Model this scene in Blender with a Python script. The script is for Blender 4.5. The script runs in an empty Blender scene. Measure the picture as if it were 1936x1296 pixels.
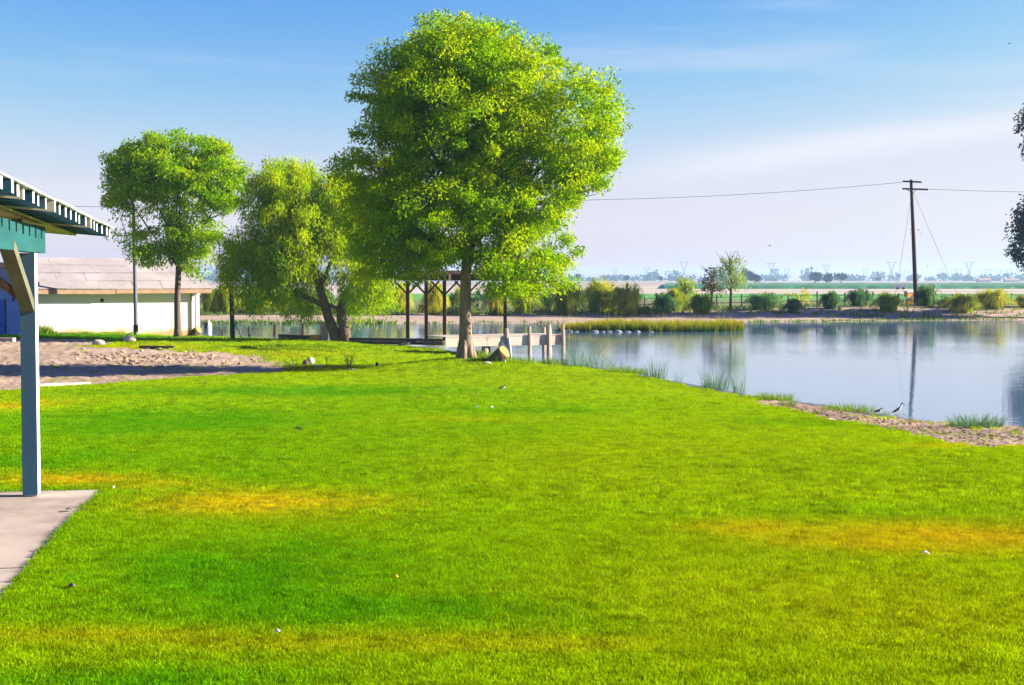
import bpy, math, random
import numpy as np
from mathutils import Vector, Matrix

R = math.radians
rng = np.random.default_rng(7)
random.seed(7)
S = bpy.context.scene
COL = S.collection

# ---------------------------------------------------------------- camera
F, CX, CY, HZ, CAMZ = 2689.0, 968.0, 648.0, 528.0, 2.1
PITCH = math.atan((CY - HZ) / F)
cam = bpy.data.cameras.new("camera"); cam.lens = 50.0; cam.sensor_width = 36.0
cam.clip_start = 0.1; cam.clip_end = 30000
camo = bpy.data.objects.new("camera", cam); COL.objects.link(camo)
camo.location = (0, 0, CAMZ); camo.rotation_euler = (R(90) - PITCH, 0, 0)
S.camera = camo

# ---------------------------------------------------------------- light
SUN_AZ, SUN_EL = R(3), R(22)              # azimuth measured from +X towards +Y
SDIR = Vector((math.cos(SUN_EL) * math.cos(SUN_AZ), math.cos(SUN_EL) * math.sin(SUN_AZ), math.sin(SUN_EL)))
sun = bpy.data.lights.new("sun", 'SUN'); sun.energy = 5.0; sun.angle = R(0.5); sun.color = (1.0, 0.93, 0.80)
suno = bpy.data.objects.new("sun", sun); COL.objects.link(suno)
suno.rotation_euler = SDIR.to_track_quat('Z', 'Y').to_euler()

S.view_settings.view_transform = 'Standard'; S.view_settings.look = 'None'
S.view_settings.gamma = 1.0; S.view_settings.use_curve_mapping = False
S.view_settings.exposure = 1.9

W = bpy.data.worlds.new("World"); S.world = W; W.use_nodes = True
nt = W.node_tree; nt.nodes.clear()
def N(t, kind, **kw):
    n = t.nodes.new(kind)
    for k, v in kw.items():
        if k in n.inputs.keys(): n.inputs[k].default_value = v
        else: setattr(n, k, v)
    return n
def mixrgb(t, fac, a, b, blend='MIX'):
    m = t.nodes.new('ShaderNodeMix'); m.data_type = 'RGBA'; m.blend_type = blend
    for sock, val in ((m.inputs[0], fac), (m.inputs[6], a), (m.inputs[7], b)):
        if hasattr(val, 'is_output'): t.links.new(val, sock)
        else: sock.default_value = val if not isinstance(val, tuple) or len(val) == 4 else (*val, 1)
    return m.outputs[2]
sky = N(nt, 'ShaderNodeTexSky'); sky.sky_type = 'NISHITA'; sky.sun_disc = False
sky.sun_elevation = SUN_EL; sky.sun_rotation = R(90) - SUN_AZ
sky.air_density = 1.0; sky.dust_density = 0.6; sky.ozone_density = 2.0; sky.altitude = 50
tc = N(nt, 'ShaderNodeTexCoord')
# thin cirrus, streaked almost level
mp = N(nt, 'ShaderNodeMapping'); mp.inputs['Scale'].default_value = (1.1, 1.1, 11.0); mp.inputs['Rotation'].default_value = (0, R(-5), 0)
nt.links.new(tc.outputs['Generated'], mp.inputs['Vector'])
nz = N(nt, 'ShaderNodeTexNoise'); nz.inputs['Scale'].default_value = 1.7; nz.inputs['Detail'].default_value = 8; nz.inputs['Roughness'].default_value = 0.55
nt.links.new(mp.outputs[0], nz.inputs['Vector'])
cr = N(nt, 'ShaderNodeValToRGB'); cr.color_ramp.elements[0].position = 0.53; cr.color_ramp.elements[1].position = 0.8
cr.color_ramp.elements[1].color = (.55, .55, .55, 1)
nt.links.new(nz.outputs[0], cr.inputs[0])
# a crisper blue than the plain model gives: the red and green of the sky fall off faster away from the horizon
sp_ = N(nt, 'ShaderNodeSeparateColor'); cb_ = N(nt, 'ShaderNodeCombineColor'); nt.links.new(sky.outputs[0], sp_.inputs[0])
for i_, (p_, a_, mx_) in enumerate(((2.8, .100, 4.05), (2.0, .20, 4.15), (1.0, 1.3, 4.55))):
    w1 = N(nt, 'ShaderNodeMath', operation='POWER'); w1.inputs[1].default_value = p_; nt.links.new(sp_.outputs[i_], w1.inputs[0])
    w2 = N(nt, 'ShaderNodeMath', operation='MULTIPLY'); w2.inputs[1].default_value = a_; nt.links.new(w1.outputs[0], w2.inputs[0])
    q1 = N(nt, 'ShaderNodeMath', operation='DIVIDE'); q1.inputs[1].default_value = mx_; nt.links.new(w2.outputs[0], q1.inputs[0])
    q2 = N(nt, 'ShaderNodeMath', operation='POWER'); q2.inputs[1].default_value = 4.0; nt.links.new(q1.outputs[0], q2.inputs[0])
    q3 = N(nt, 'ShaderNodeMath', operation='ADD'); q3.inputs[1].default_value = 1.0; nt.links.new(q2.outputs[0], q3.inputs[0])
    q4 = N(nt, 'ShaderNodeMath', operation='POWER'); q4.inputs[1].default_value = .25; nt.links.new(q3.outputs[0], q4.inputs[0])
    w3 = N(nt, 'ShaderNodeMath', operation='DIVIDE'); nt.links.new(w2.outputs[0], w3.inputs[0]); nt.links.new(q4.outputs[0], w3.inputs[1]); nt.links.new(w3.outputs[0], cb_.inputs[i_])
skyc = mixrgb(nt, cr.outputs[0], cb_.outputs[0], (4.3, 4.4, 4.75, 1))
# one long soft streak of cirrus low in the north east
sx_ = N(nt, 'ShaderNodeSeparateXYZ'); nt.links.new(tc.outputs['Generated'], sx_.inputs[0])
def mth(op, a, b, c=None):
    m_ = N(nt, 'ShaderNodeMath', operation=op)
    for i_, v_ in enumerate((a, b, c)):
        if v_ is None: continue
        if hasattr(v_, 'is_output'): nt.links.new(v_, m_.inputs[i_])
        else: m_.inputs[i_].default_value = v_
    return m_.outputs[0]
dz_ = mth('SUBTRACT', sx_.outputs[2], mth('MULTIPLY_ADD', sx_.outputs[0], .113, .064))
dz_ = mth('ADD', dz_, mth('MULTIPLY_ADD', nz.outputs[0], .03, -.015))
g_ = mth('POWER', 2.718, mth('MULTIPLY', mth('MULTIPLY', dz_, dz_), -9000.0))
mr_ = N(nt, 'ShaderNodeMapRange'); mr_.interpolation_type = 'SMOOTHSTEP'; mr_.inputs['From Min'].default_value = .02; mr_.inputs['From Max'].default_value = .2; nt.links.new(sx_.outputs[0], mr_.inputs['Value'])
skyc = mixrgb(nt, mth('MULTIPLY', mth('MULTIPLY', g_, mr_.outputs[0]), .75), skyc, (4.45, 4.4, 4.7, 1))
bg = N(nt, 'ShaderNodeBackground'); bg.inputs['Strength'].default_value = 0.0545
nt.links.new(skyc, bg.inputs['Color'])
wo = N(nt, 'ShaderNodeOutputWorld'); nt.links.new(bg.outputs[0], wo.inputs['Surface'])

S.cycles.use_denoising = True; S.cycles.denoising_prefilter = 'ACCURATE'; S.cycles.denoising_input_passes = 'RGB_ALBEDO_NORMAL'
S.cycles.max_bounces = 8; S.cycles.transparent_max_bounces = 8; S.cycles.volume_bounces = 0
S.cycles.diffuse_bounces = 5; S.cycles.glossy_bounces = 3; S.cycles.transmission_bounces = 6
S.cycles.caustics_reflective = False; S.cycles.caustics_refractive = False
S.render.film_transparent = False

# ---------------------------------------------------------------- pixel / terrain helpers
def raydir(px, py):
    f = np.array([0, math.cos(PITCH), -math.sin(PITCH)]); u = np.array([0, math.sin(PITCH), math.cos(PITCH)])
    return f + (px - CX) / F * np.array([1., 0, 0]) + (CY - py) / F * u
def P(px, py, Y):                       # the point at depth Y seen towards (px, py)
    d = raydir(px, py); t = Y / d[1]
    return np.array([d[0] * t, Y, CAMZ + d[2] * t])
def XY(px, Y): return P(px, HZ, Y)[0]
def smooth(a, b, x):
    t = np.clip((np.asarray(x, float) - a) / (b - a), 0, 1); return t * t * (3 - 2 * t)
WATER = -1.1
def onwater(px, py):
    d = raydir(px, py); t = (WATER - CAMZ) / d[2]; return (d[0] * t, d[1] * t)
near_shore = [(-17.0, 79.0), (XY(528, 75.5), 75.5), (XY(605, 73.6), 73.6), (XY(660, 72.6), 72.6), (XY(840, 65.2), 65.2),
              onwater(900, 670), onwater(960, 680), onwater(1010, 687), onwater(1065, 691), onwater(1120, 693), onwater(1210, 708), onwater(1330, 730), onwater(1420, 747),
              onwater(1600, 770), onwater(1740, 795), onwater(1936, 814), onwater(2100, 832), onwater(2400, 850), (60, 28), (90, 40)]
far_shore = [(95, 118), onwater(2204, 604), onwater(1936, 606), onwater(1700, 607.5), onwater(1600, 609), onwater(1420, 610), onwater(1060, 613),
             onwater(740, 613), onwater(380, 612.5), (-25.5, 101), (-24.5, 95), (-19.6, 85)]
POND = np.array([tuple(map(float, p)) for p in near_shore + far_shore])
def sdf(poly, x, y):                    # + outside, - inside
    x = np.asarray(x, float); y = np.asarray(y, float)
    d = np.full(x.shape, 1e18); ins = np.zeros(x.shape, bool)
    n = len(poly)
    for i in range(n):
        ax, ay = poly[i]; bx, by = poly[(i + 1) % n]
        ex, ey = bx - ax, by - ay
        t = np.clip(((x - ax) * ex + (y - ay) * ey) / (ex * ex + ey * ey), 0, 1)
        d = np.minimum(d, (x - ax - t * ex) ** 2 + (y - ay - t * ey) ** 2)
        c = ((ay > y) != (by > y))
        if by != ay:
            ins ^= c & (x < ex * (y - ay) / (by - ay) + ax)
    d = np.sqrt(d); return np.where(ins, -d, d)
TREE_X, TREE_Y = XY(880, 48.5), 48.5
def wob(x, y):                          # gentle unevenness, no periodic look
    return (np.sin(x * .61 + 1.3 * np.sin(y * .23)) * np.sin(y * .47 + 1.1 * np.sin(x * .31)) * .02
            + np.sin(x * 1.7 + y * .9) * np.sin(y * 1.3 - x * .4) * .008)
def H(x, y, bank=True):
    x = np.asarray(x, float); y = np.asarray(y, float)
    near = -.10 - 0.85 * smooth(15, 44, y)
    near = near + .26 * np.exp(-((x - TREE_X) ** 2 + (y - TREE_Y) ** 2) / (2 * 1.9 ** 2))
    near = near + .10 * smooth(-18, -24, x) * smooth(60, 72, y)
    amp = .36 + .46 * smooth(5, 32, x)
    far = -.9 + amp * np.exp(-((y - 119) / 9.5) ** 2)
    s = smooth(86, 98, y)
    land = near * (1 - s) + far * s + wob(x, y) * smooth(5, 16, y) * (1 - .9 * smooth(150, 300, y))
    d = sdf(POND, x, y)
    wid = 4.0 + 3.5 * smooth(2, 9, x) * (1 - s) + 5 * s
    k = smooth(0, 1, np.clip(d / wid, 0, 1)) * .75 + .25 * np.clip(d / wid, 0, 1)
    z = WATER + (land - WATER) * np.clip(k, 0, 1)
    return np.where(d < 0, WATER - np.minimum(.9, -.18 * d), z)
def G(px, py):                          # the ground point seen at a pixel
    d = raydir(px, py)
    Ys = np.geomspace(4, 900, 1500); t = Ys / d[1]
    g = CAMZ + d[2] * t - H(d[0] * t, Ys)
    i = int(np.argmax(g < 0)) if (g < 0).any() else len(Ys) - 1
    a, b = Ys[max(i - 1, 0)], Ys[i]
    for _ in range(18):
        m = .5 * (a + b); t = m / d[1]
        if CAMZ + d[2] * t - float(H(d[0] * t, m)) < 0: b = m
        else: a = m
    t = b / d[1]
    return np.array([d[0] * t, b, CAMZ + d[2] * t])
def on(x, y, dz=0): return (float(x), float(y), float(H(x, y)) + dz)
def at(px, Y, dz=0): return on(XY(px, Y), Y, dz)

# ---------------------------------------------------------------- mesh helpers
class MB:
    def __init__(s): s.v = []; s.f = []; s.m = []
    def add(s, vs, fs, mi=0):
        o = len(s.v); s.v += [tuple(map(float, v)) for v in vs]; s.f += [tuple(i + o for i in f) for f in fs]; s.m += [mi] * len(fs); return s
    def box(s, c, size, M=None, mi=0, taper=1.0):
        x, y, z = (a / 2 for a in size); vs = []
        for k in (-1, 1):
            q = taper if k > 0 else 1
            vs += [(-x * q, -y * q, k * z), (x * q, -y * q, k * z), (x * q, y * q, k * z), (-x * q, y * q, k * z)]
        if M is not None: vs = [tuple(M @ Vector(v)) for v in vs]
        vs = [tuple(np.array(v) + np.array(c)) for v in vs]
        return s.add(vs, [(3, 2, 1, 0), (4, 5, 6, 7), (0, 1, 5, 4), (1, 2, 6, 5), (2, 3, 7, 6), (3, 0, 4, 7)], mi)
    def bar(s, a, b, w, h=None, mi=0, up=(0, 0, 1)):     # a beam from a to b
        h = h or w; a = Vector(a); b = Vector(b); d = (b - a).normalized()
        r = d.cross(Vector(up))
        if r.length < 1e-4: r = d.cross(Vector((0, 1, 0)))
        r.normalize(); u = r.cross(d)
        vs = []
        for p in (a, b):
            for i, j in ((-1, -1), (1, -1), (1, 1), (-1, 1)): vs.append(tuple(p + r * (i * w / 2) + u * (j * h / 2)))
        return s.add(vs, [(0, 1, 2, 3), (7, 6, 5, 4), (0, 4, 5, 1), (1, 5, 6, 2), (2, 6, 7, 3), (3, 7, 4, 0)], mi)
    def tube(s, pts, rad, n=8, mi=0, cap=True, rough=0.0, sq=1.0):
        pts = [Vector(p) for p in pts]; m = len(pts)
        if not hasattr(rad, '__len__'): rad = [rad] * m
        ref = Vector((0, 0, 1)) if abs((pts[-1] - pts[0]).normalized().z) < .9 else Vector((0, 1, 0))
        vs = []
        for i, p in enumerate(pts):
            d = (pts[min(i + 1, m - 1)] - pts[max(i - 1, 0)]).normalized()
            r = d.cross(ref).normalized(); u = r.cross(d)
            for k in range(n):
                a = 2 * math.pi * k / n
                q = rad[i] * (1 + rough * math.sin(3 * a + i * .7) + rough * .8 * (random.random() - .5))
                vs.append(tuple(p + r * (math.cos(a) * q) + u * (math.sin(a) * q * sq)))
        fs = [(i * n + k, i * n + (k + 1) % n, (i + 1) * n + (k + 1) % n, (i + 1) * n + k) for i in range(m - 1) for k in range(n)]
        if cap: fs += [tuple(range(n))[::-1], tuple((m - 1) * n + k for k in range(n))]
        return s.add(vs, fs, mi)
    def rock(s, c, size, n=1, mi=0, jit=.22):
        t = (1 + 5 ** .5) / 2
        V = [(-1, t, 0), (1, t, 0), (-1, -t, 0), (1, -t, 0), (0, -1, t), (0, 1, t), (0, -1, -t), (0, 1, -t), (t, 0, -1), (t, 0, 1), (-t, 0, -1), (-t, 0, 1)]
        Fc = [(0, 11, 5), (0, 5, 1), (0, 1, 7), (0, 7, 10), (0, 10, 11), (1, 5, 9), (5, 11, 4), (11, 10, 2), (10, 7, 6), (7, 1, 8), (3, 9, 4), (3, 4, 2), (3, 2, 6), (3, 6, 8), (3, 8, 9), (4, 9, 5), (2, 4, 11), (6, 2, 10), (8, 6, 7), (9, 8, 1)]
        V = [Vector(v).normalized() for v in V]
        for _ in range(n):
            mid = {}; F2 = []
            def md(a, b):
                k = (min(a, b), max(a, b))
                if k not in mid: V.append(((V[a] + V[b]) / 2).normalized()); mid[k] = len(V) - 1
                return mid[k]
            for a, b, c2 in Fc:
                x, y, z = md(a, b), md(b, c2), md(c2, a); F2 += [(a, x, z), (b, y, x), (c2, z, y), (x, y, z)]
            Fc = F2
        vs = [tuple(np.array(c) + np.array((v.x, v.y, v.z)) * (1 + jit * (random.random() - .5) * 2) * np.array(size) / 2) for v in V]
        return s.add(vs, Fc, mi)
    def build(s, name, mats, parent=None, smooth_=False, loc=None):
        me = bpy.data.meshes.new(name); me.from_pydata(s.v, [], s.f)
        for m in (mats if isinstance(mats, (list, tuple)) else [mats]): me.materials.append(m)
        if s.m and max(s.m) > 0: me.polygons.foreach_set('material_index', s.m)
        if smooth_: me.polygons.foreach_set('use_smooth', [True] * len(me.polygons))
        me.update(); return link(name, me, parent, loc)
def link(name, me, parent=None, loc=None):
    o = bpy.data.objects.new(name, me); COL.objects.link(o)
    if loc is not None: o.location = loc
    if parent is not None:
        o.parent = parent
        if loc is None: o.location = -Vector(parent.location) if not parent.get('local') else (0, 0, 0)
    return o
def tag(o, label=None, cat=None, group=None, kind=None):
    if label: o['label'] = label
    if cat: o['category'] = cat
    if group: o['group'] = group
    if kind: o['kind'] = kind
    return o
def thing(name, label, cat, loc, group=None):       # parts are given in world coordinates (offset on parenting)
    o = bpy.data.objects.new(name, None); COL.objects.link(o); o.location = loc; o.empty_display_size = .2
    return tag(o, label, cat, group)
def bulk(name, V, Fa, mats, parent=None, attrs=None, fattrs=None, smooth_=False):
    V = np.asarray(V, np.float32); Fa = np.asarray(Fa, np.int32); k = Fa.shape[1]
    me = bpy.data.meshes.new(name)
    me.vertices.add(len(V)); me.vertices.foreach_set('co', V.ravel())
    me.loops.add(Fa.size); me.loops.foreach_set('vertex_index', Fa.ravel())
    me.polygons.add(len(Fa)); me.polygons.foreach_set('loop_start', np.arange(0, Fa.size, k, dtype=np.int32))
    if smooth_: me.polygons.foreach_set('use_smooth', np.ones(len(Fa), bool))
    for m in (mats if isinstance(mats, (list, tuple)) else [mats]): me.materials.append(m)
    me.update(calc_edges=True)
    for n_, a in (attrs or {}).items():
        at_ = me.attributes.new(n_, 'FLOAT', 'POINT'); at_.data.foreach_set('value', np.asarray(a, np.float32))
    for n_, a in (fattrs or {}).items():
        at_ = me.attributes.new(n_, 'FLOAT', 'FACE'); at_.data.foreach_set('value', np.asarray(a, np.float32))
    me.validate()
    return link(name, me, parent)

# ---------------------------------------------------------------- materials
def newmat(name):
    m = bpy.data.materials.new(name); m.use_nodes = True; t = m.node_tree; t.nodes.clear()
    out = t.nodes.new('ShaderNodeOutputMaterial'); return m, t, out
def pm(name, c1, c2=None, scale=4.0, rough=.8, bump=0.0, bscale=None, stretch=(1, 1, 1), c3=None, spec=.25, bdist=.02, lo=.35, hi=.65, metal=0.0):
    m, t, out = newmat(name); c2 = c2 or tuple(x * .75 for x in c1)
    b = N(t, 'ShaderNodeBsdfPrincipled'); b.inputs['Roughness'].default_value = rough; b.inputs['Specular IOR Level'].default_value = spec; b.inputs['Metallic'].default_value = metal
    g = N(t, 'ShaderNodeTexCoord'); mp = N(t, 'ShaderNodeMapping'); mp.inputs['Scale'].default_value = stretch
    t.links.new(g.outputs['Object'], mp.inputs[0])
    n1 = N(t, 'ShaderNodeTexNoise'); n1.inputs['Scale'].default_value = scale; n1.inputs['Detail'].default_value = 6; n1.inputs['Roughness'].default_value = .62
    t.links.new(mp.outputs[0], n1.inputs['Vector'])
    r = N(t, 'ShaderNodeValToRGB'); r.color_ramp.elements[0].position = lo; r.color_ramp.elements[1].position = hi
    r.color_ramp.elements[0].color = (*c1, 1); r.color_ramp.elements[1].color = (*c2, 1)
    t.links.new(n1.outputs[0], r.inputs[0]); col = r.outputs[0]
    if c3:
        n3 = N(t, 'ShaderNodeTexNoise'); n3.inputs['Scale'].default_value = scale * .17; n3.inputs['Detail'].default_value = 4
        t.links.new(mp.outputs[0], n3.inputs['Vector'])
        r3 = N(t, 'ShaderNodeValToRGB'); r3.color_ramp.elements[0].position = .45; r3.color_ramp.elements[1].position = .62
        t.links.new(n3.outputs[0], r3.inputs[0]); col = mixrgb(t, r3.outputs[0], col, (*c3, 1))
    t.links.new(col, b.inputs['Base Color'])
    if bump:
        n2 = N(t, 'ShaderNodeTexNoise'); n2.inputs['Scale'].default_value = bscale or scale * 3; n2.inputs['Detail'].default_value = 5
        t.links.new(mp.outputs[0], n2.inputs['Vector'])
        bp = N(t, 'ShaderNodeBump'); bp.inputs['Strength'].default_value = bump; bp.inputs['Distance'].default_value = bdist
        t.links.new(n2.outputs[0], bp.inputs['Height']); t.links.new(bp.outputs[0], b.inputs['Normal'])
    t.links.new(b.outputs[0], out.inputs['Surface']); return m
def leafmat(name, ca, cb, trans=.45, attr='tint', rough=.5):
    m, t, out = newmat(name)
    a = N(t, 'ShaderNodeAttribute'); a.attribute_name = attr
    r = N(t, 'ShaderNodeValToRGB'); r.color_ramp.elements[0].color = (*ca, 1); r.color_ramp.elements[1].color = (*cb, 1)
    t.links.new(a.outputs['Fac'], r.inputs[0])
    d = N(t, 'ShaderNodeBsdfDiffuse')
    tr = N(t, 'ShaderNodeBsdfTranslucent'); mx = N(t, 'ShaderNodeMixShader'); mx.inputs[0].default_value = trans
    t.links.new(r.outputs[0], d.inputs['Color'])
    tw = mixrgb(t, 1.0, r.outputs[0], (1.5, 1.25, .5, 1), 'MULTIPLY')
    t.links.new(tw, tr.inputs['Color'])
    t.links.new(d.outputs[0], mx.inputs[1]); t.links.new(tr.outputs[0], mx.inputs[2]); t.links.new(mx.outputs[0], out.inputs['Surface'])
    return m

M = {}
M['mud'] = pm('mud', (.27, .175, .11), (.15, .10, .065), 3.2, .95, 1.0, 9, c3=(.33, .225, .14), bdist=.06)
M['dirt'] = pm('dirt', (.34, .23, .15), (.23, .155, .10), 2.5, .95, .7, 7, c3=(.37, .26, .175), bdist=.05)
M['bank'] = pm('bank', (.40, .28, .21), (.29, .20, .15), .8, .95, .5, 5, stretch=(1, 2.2, 1), c3=(.34, .25, .17), bdist=.05)
M['scrub'] = pm('scrub', (.12, .15, .035), (.18, .15, .06), .8, .95, c3=(.10, .14, .03))
M['greenfield'] = pm('greenfield', (.05, .22, .02), (.08, .26, .03), .12, .9, stretch=(.3, 1, 1))
M['paledirt'] = pm('paledirt', (.50, .40, .33), (.36, .29, .22), .05, .95, stretch=(.25, 1, 1), c3=(.28, .24, .15))
M['darkcrop'] = pm('darkcrop', (.02, .11, .04), (.03, .15, .06), .08, .9, stretch=(.3, 1, 1))
M['plough'] = pm('plough', (.24, .18, .15), (.30, .24, .18), .01, .95, stretch=(.2, 1, 1))
M['wetmud'] = pm('wetmud', (.10, .072, .05), (.06, .045, .032), 3, .35, .6, 8, spec=.5, bdist=.03)
M['bed'] = pm('bed', (.09, .07, .045), None, 1, .9)
M['concrete'] = pm('concrete', (.36, .285, .235), (.25, .195, .16), 3.5, .85, .35, 30, c3=(.40, .325, .27), bdist=.004)
M['white_paint'] = pm('white_paint', (.74, .75, .74), (.62, .64, .65), 6, .6, .2, 20, c3=(.70, .71, .70), bdist=.003)
M['teal_paint'] = pm('teal_paint', (.012, .085, .085), (.008, .06, .065), 5, .6, .2, 18, stretch=(1, .15, 1), bdist=.003)
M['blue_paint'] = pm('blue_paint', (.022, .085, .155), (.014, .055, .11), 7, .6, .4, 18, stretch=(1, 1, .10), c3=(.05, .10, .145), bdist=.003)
M['bare_wood'] = pm('bare_wood', (.14, .135, .09), (.10, .095, .06), 5, .75, .3, 25, stretch=(1, .1, 1), bdist=.003)
M['soffit'] = pm('soffit', (.56, .47, .31), (.45, .37, .24), 6, .75, .3, 25, stretch=(1, .08, 1), bdist=.003)
M['metal'] = pm('metal', (.45, .46, .47), None, 8, .4, metal=.6)
M['dark_metal'] = pm('dark_metal', (.03, .035, .035), None, 8, .5)
M['green_post'] = pm('green_post', (.012, .035, .03), None, 8, .5)
M['grey_pole'] = pm('grey_pole', (.13, .14, .17), (.10, .11, .14), 5, .5)
M['dark_wood'] = pm('dark_wood', (.085, .05, .032), (.055, .032, .02), 6, .8, .4, 25, stretch=(1, 1, .15), bdist=.004)
M['timber'] = pm('timber', (.10, .07, .06), (.065, .045, .04), 5, .85, .5, 20, stretch=(.15, 1, 1), bdist=.006)
M['grey_wood'] = pm('grey_wood', (.46, .37, .30), (.33, .26, .21), 6, .85, .4, 25, stretch=(.12, 1, 1), c3=(.52, .44, .37), bdist=.005)
M['grey_post'] = pm('grey_post', (.40, .31, .24), (.27, .20, .155), 8, .85, .5, 25, stretch=(1, 1, .15), bdist=.005)
M['bark'] = pm('bark', (.30, .215, .15), (.15, .105, .075), 9, .9, 1.0, 12, stretch=(1, 1, .22), bdist=.04)
M['bark_dark'] = pm('bark_dark', (.16, .11, .08), (.075, .052, .038), 9, .9, 1.0, 12, stretch=(1, 1, .25), bdist=.04)
M['cut'] = pm('cut', (.55, .30, .08), (.40, .17, .035), 6, .85, .3, 20)
M['stone'] = pm('stone', (.50, .42, .34), (.36, .30, .24), 6, .9, .5, 14)
M['bluestone'] = pm('bluestone', (.17, .18, .19), (.11, .12, .13), 6, .85, .4, 14)
M['black'] = pm('black', (.015, .014, .014), None, 9, .6)
M['white_feather'] = pm('white_feather', (.8, .78, .74), None, 9, .8)
M['pink'] = pm('pink', (.55, .2, .18), None, 9, .6)
M['wire'] = pm('wire', (.09, .09, .10), None, 9, .5)
M['pole_wood'] = pm('pole_wood', (.06, .035, .025), (.04, .022, .016), 6, .85, .3, 20, stretch=(1, 1, .1))
M['yellow'] = pm('yellow', (.75, .55, .03), None, 6, .6)
M['orange'] = pm('orange', (.62, .30, .05), (.52, .24, .04), 5, .7)
M['roofpanel'] = pm('roofpanel', (.31, .265, .255), (.26, .22, .215), 2.5, .9, .3, 18, c3=(.34, .30, .285), bdist=.006)
M['fascia'] = pm('fascia', (.42, .26, .16), (.33, .20, .12), 4, .8, .3, 20)
M['towers'] = pm('towers', (.25, .27, .30), None, 1, .6)
M['fieldwood'] = pm('fieldwood', (.22, .18, .14), None, 6, .9)
M['far_foliage'] = pm('far_foliage', (.02, .055, .03), (.035, .08, .04), .3, .9)
M['leaf_ash'] = leafmat('leaf_ash', (.11, .30, .002), (.35, .455, .003), .55)
M['leaf_left'] = leafmat('leaf_left', (.09, .27, .003), (.33, .46, .004), .55)
M['leaf_willow'] = leafmat('leaf_willow', (.13, .31, .004), (.42, .51, .007), .55)
M['leaf_gum'] = leafmat('leaf_gum', (.025, .06, .05), (.06, .11, .08), .2)
M['leaf_pale'] = leafmat('leaf_pale', (.16, .30, .12), (.36, .46, .18), .4)
M['pampas'] = leafmat('pampas', (.13, .28, .02), (.58, .53, .05), .4)
M['pampas_dark'] = leafmat('pampas_dark', (.04, .17, .08), (.22, .34, .08), .35)
M['weed'] = leafmat('weed', (.06, .15, .03), (.17, .24, .06), .35)
M['reed_blue'] = leafmat('reed_blue', (.06, .16, .11), (.15, .27, .17), .3)
M['reeds'] = leafmat('reeds', (.018, .12, .012), (.36, .31, .012), .3)
M['tallgrass'] = leafmat('tallgrass', (.07, .20, .006), (.20, .27, .02), .4)
M['drytwig'] = leafmat('drytwig', (.06, .06, .02), (.15, .14, .05), .1)

# stucco wall: soil splashed up from the ground and a few run marks under the eave
m, t, out = newmat('stucco'); b = N(t, 'ShaderNodeBsdfPrincipled'); b.inputs['Roughness'].default_value = .9; b.inputs['Specular IOR Level'].default_value = .15
g = N(t, 'ShaderNodeTexCoord'); sx = N(t, 'ShaderNodeSeparateXYZ'); t.links.new(g.outputs['Object'], sx.inputs[0])
n1 = N(t, 'ShaderNodeTexNoise'); n1.inputs['Scale'].default_value = 1.1; n1.inputs['Detail'].default_value = 7; t.links.new(g.outputs['Object'], n1.inputs['Vector'])
ad = N(t, 'ShaderNodeMath', operation='MULTIPLY_ADD'); t.links.new(n1.outputs[0], ad.inputs[0]); ad.inputs[1].default_value = -1.0
zz_ = N(t, 'ShaderNodeMath', operation='ADD'); zz_.inputs[1].default_value = 1.42; t.links.new(sx.outputs[2], zz_.inputs[0]); t.links.new(zz_.outputs[0], ad.inputs[2])
r = N(t, 'ShaderNodeValToRGB'); r.color_ramp.elements[0].position = 0.0; r.color_ramp.elements[0].color = (.42, .27, .14, 1); r.color_ramp.elements[1].position = .38; r.color_ramp.elements[1].color = (.78, .71, .62, 1)
t.links.new(ad.outputs[0], r.inputs[0])
n2 = N(t, 'ShaderNodeTexNoise'); n2.inputs['Scale'].default_value = 30; t.links.new(g.outputs['Object'], n2.inputs['Vector'])
bp = N(t, 'ShaderNodeBump'); bp.inputs['Strength'].default_value = .3; bp.inputs['Distance'].default_value = .01; t.links.new(n2.outputs[0], bp.inputs['Height']); t.links.new(bp.outputs[0], b.inputs['Normal'])
t.links.new(r.outputs[0], b.inputs['Base Color']); t.links.new(b.outputs[0], out.inputs['Surface']); M['stucco'] = m

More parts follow.
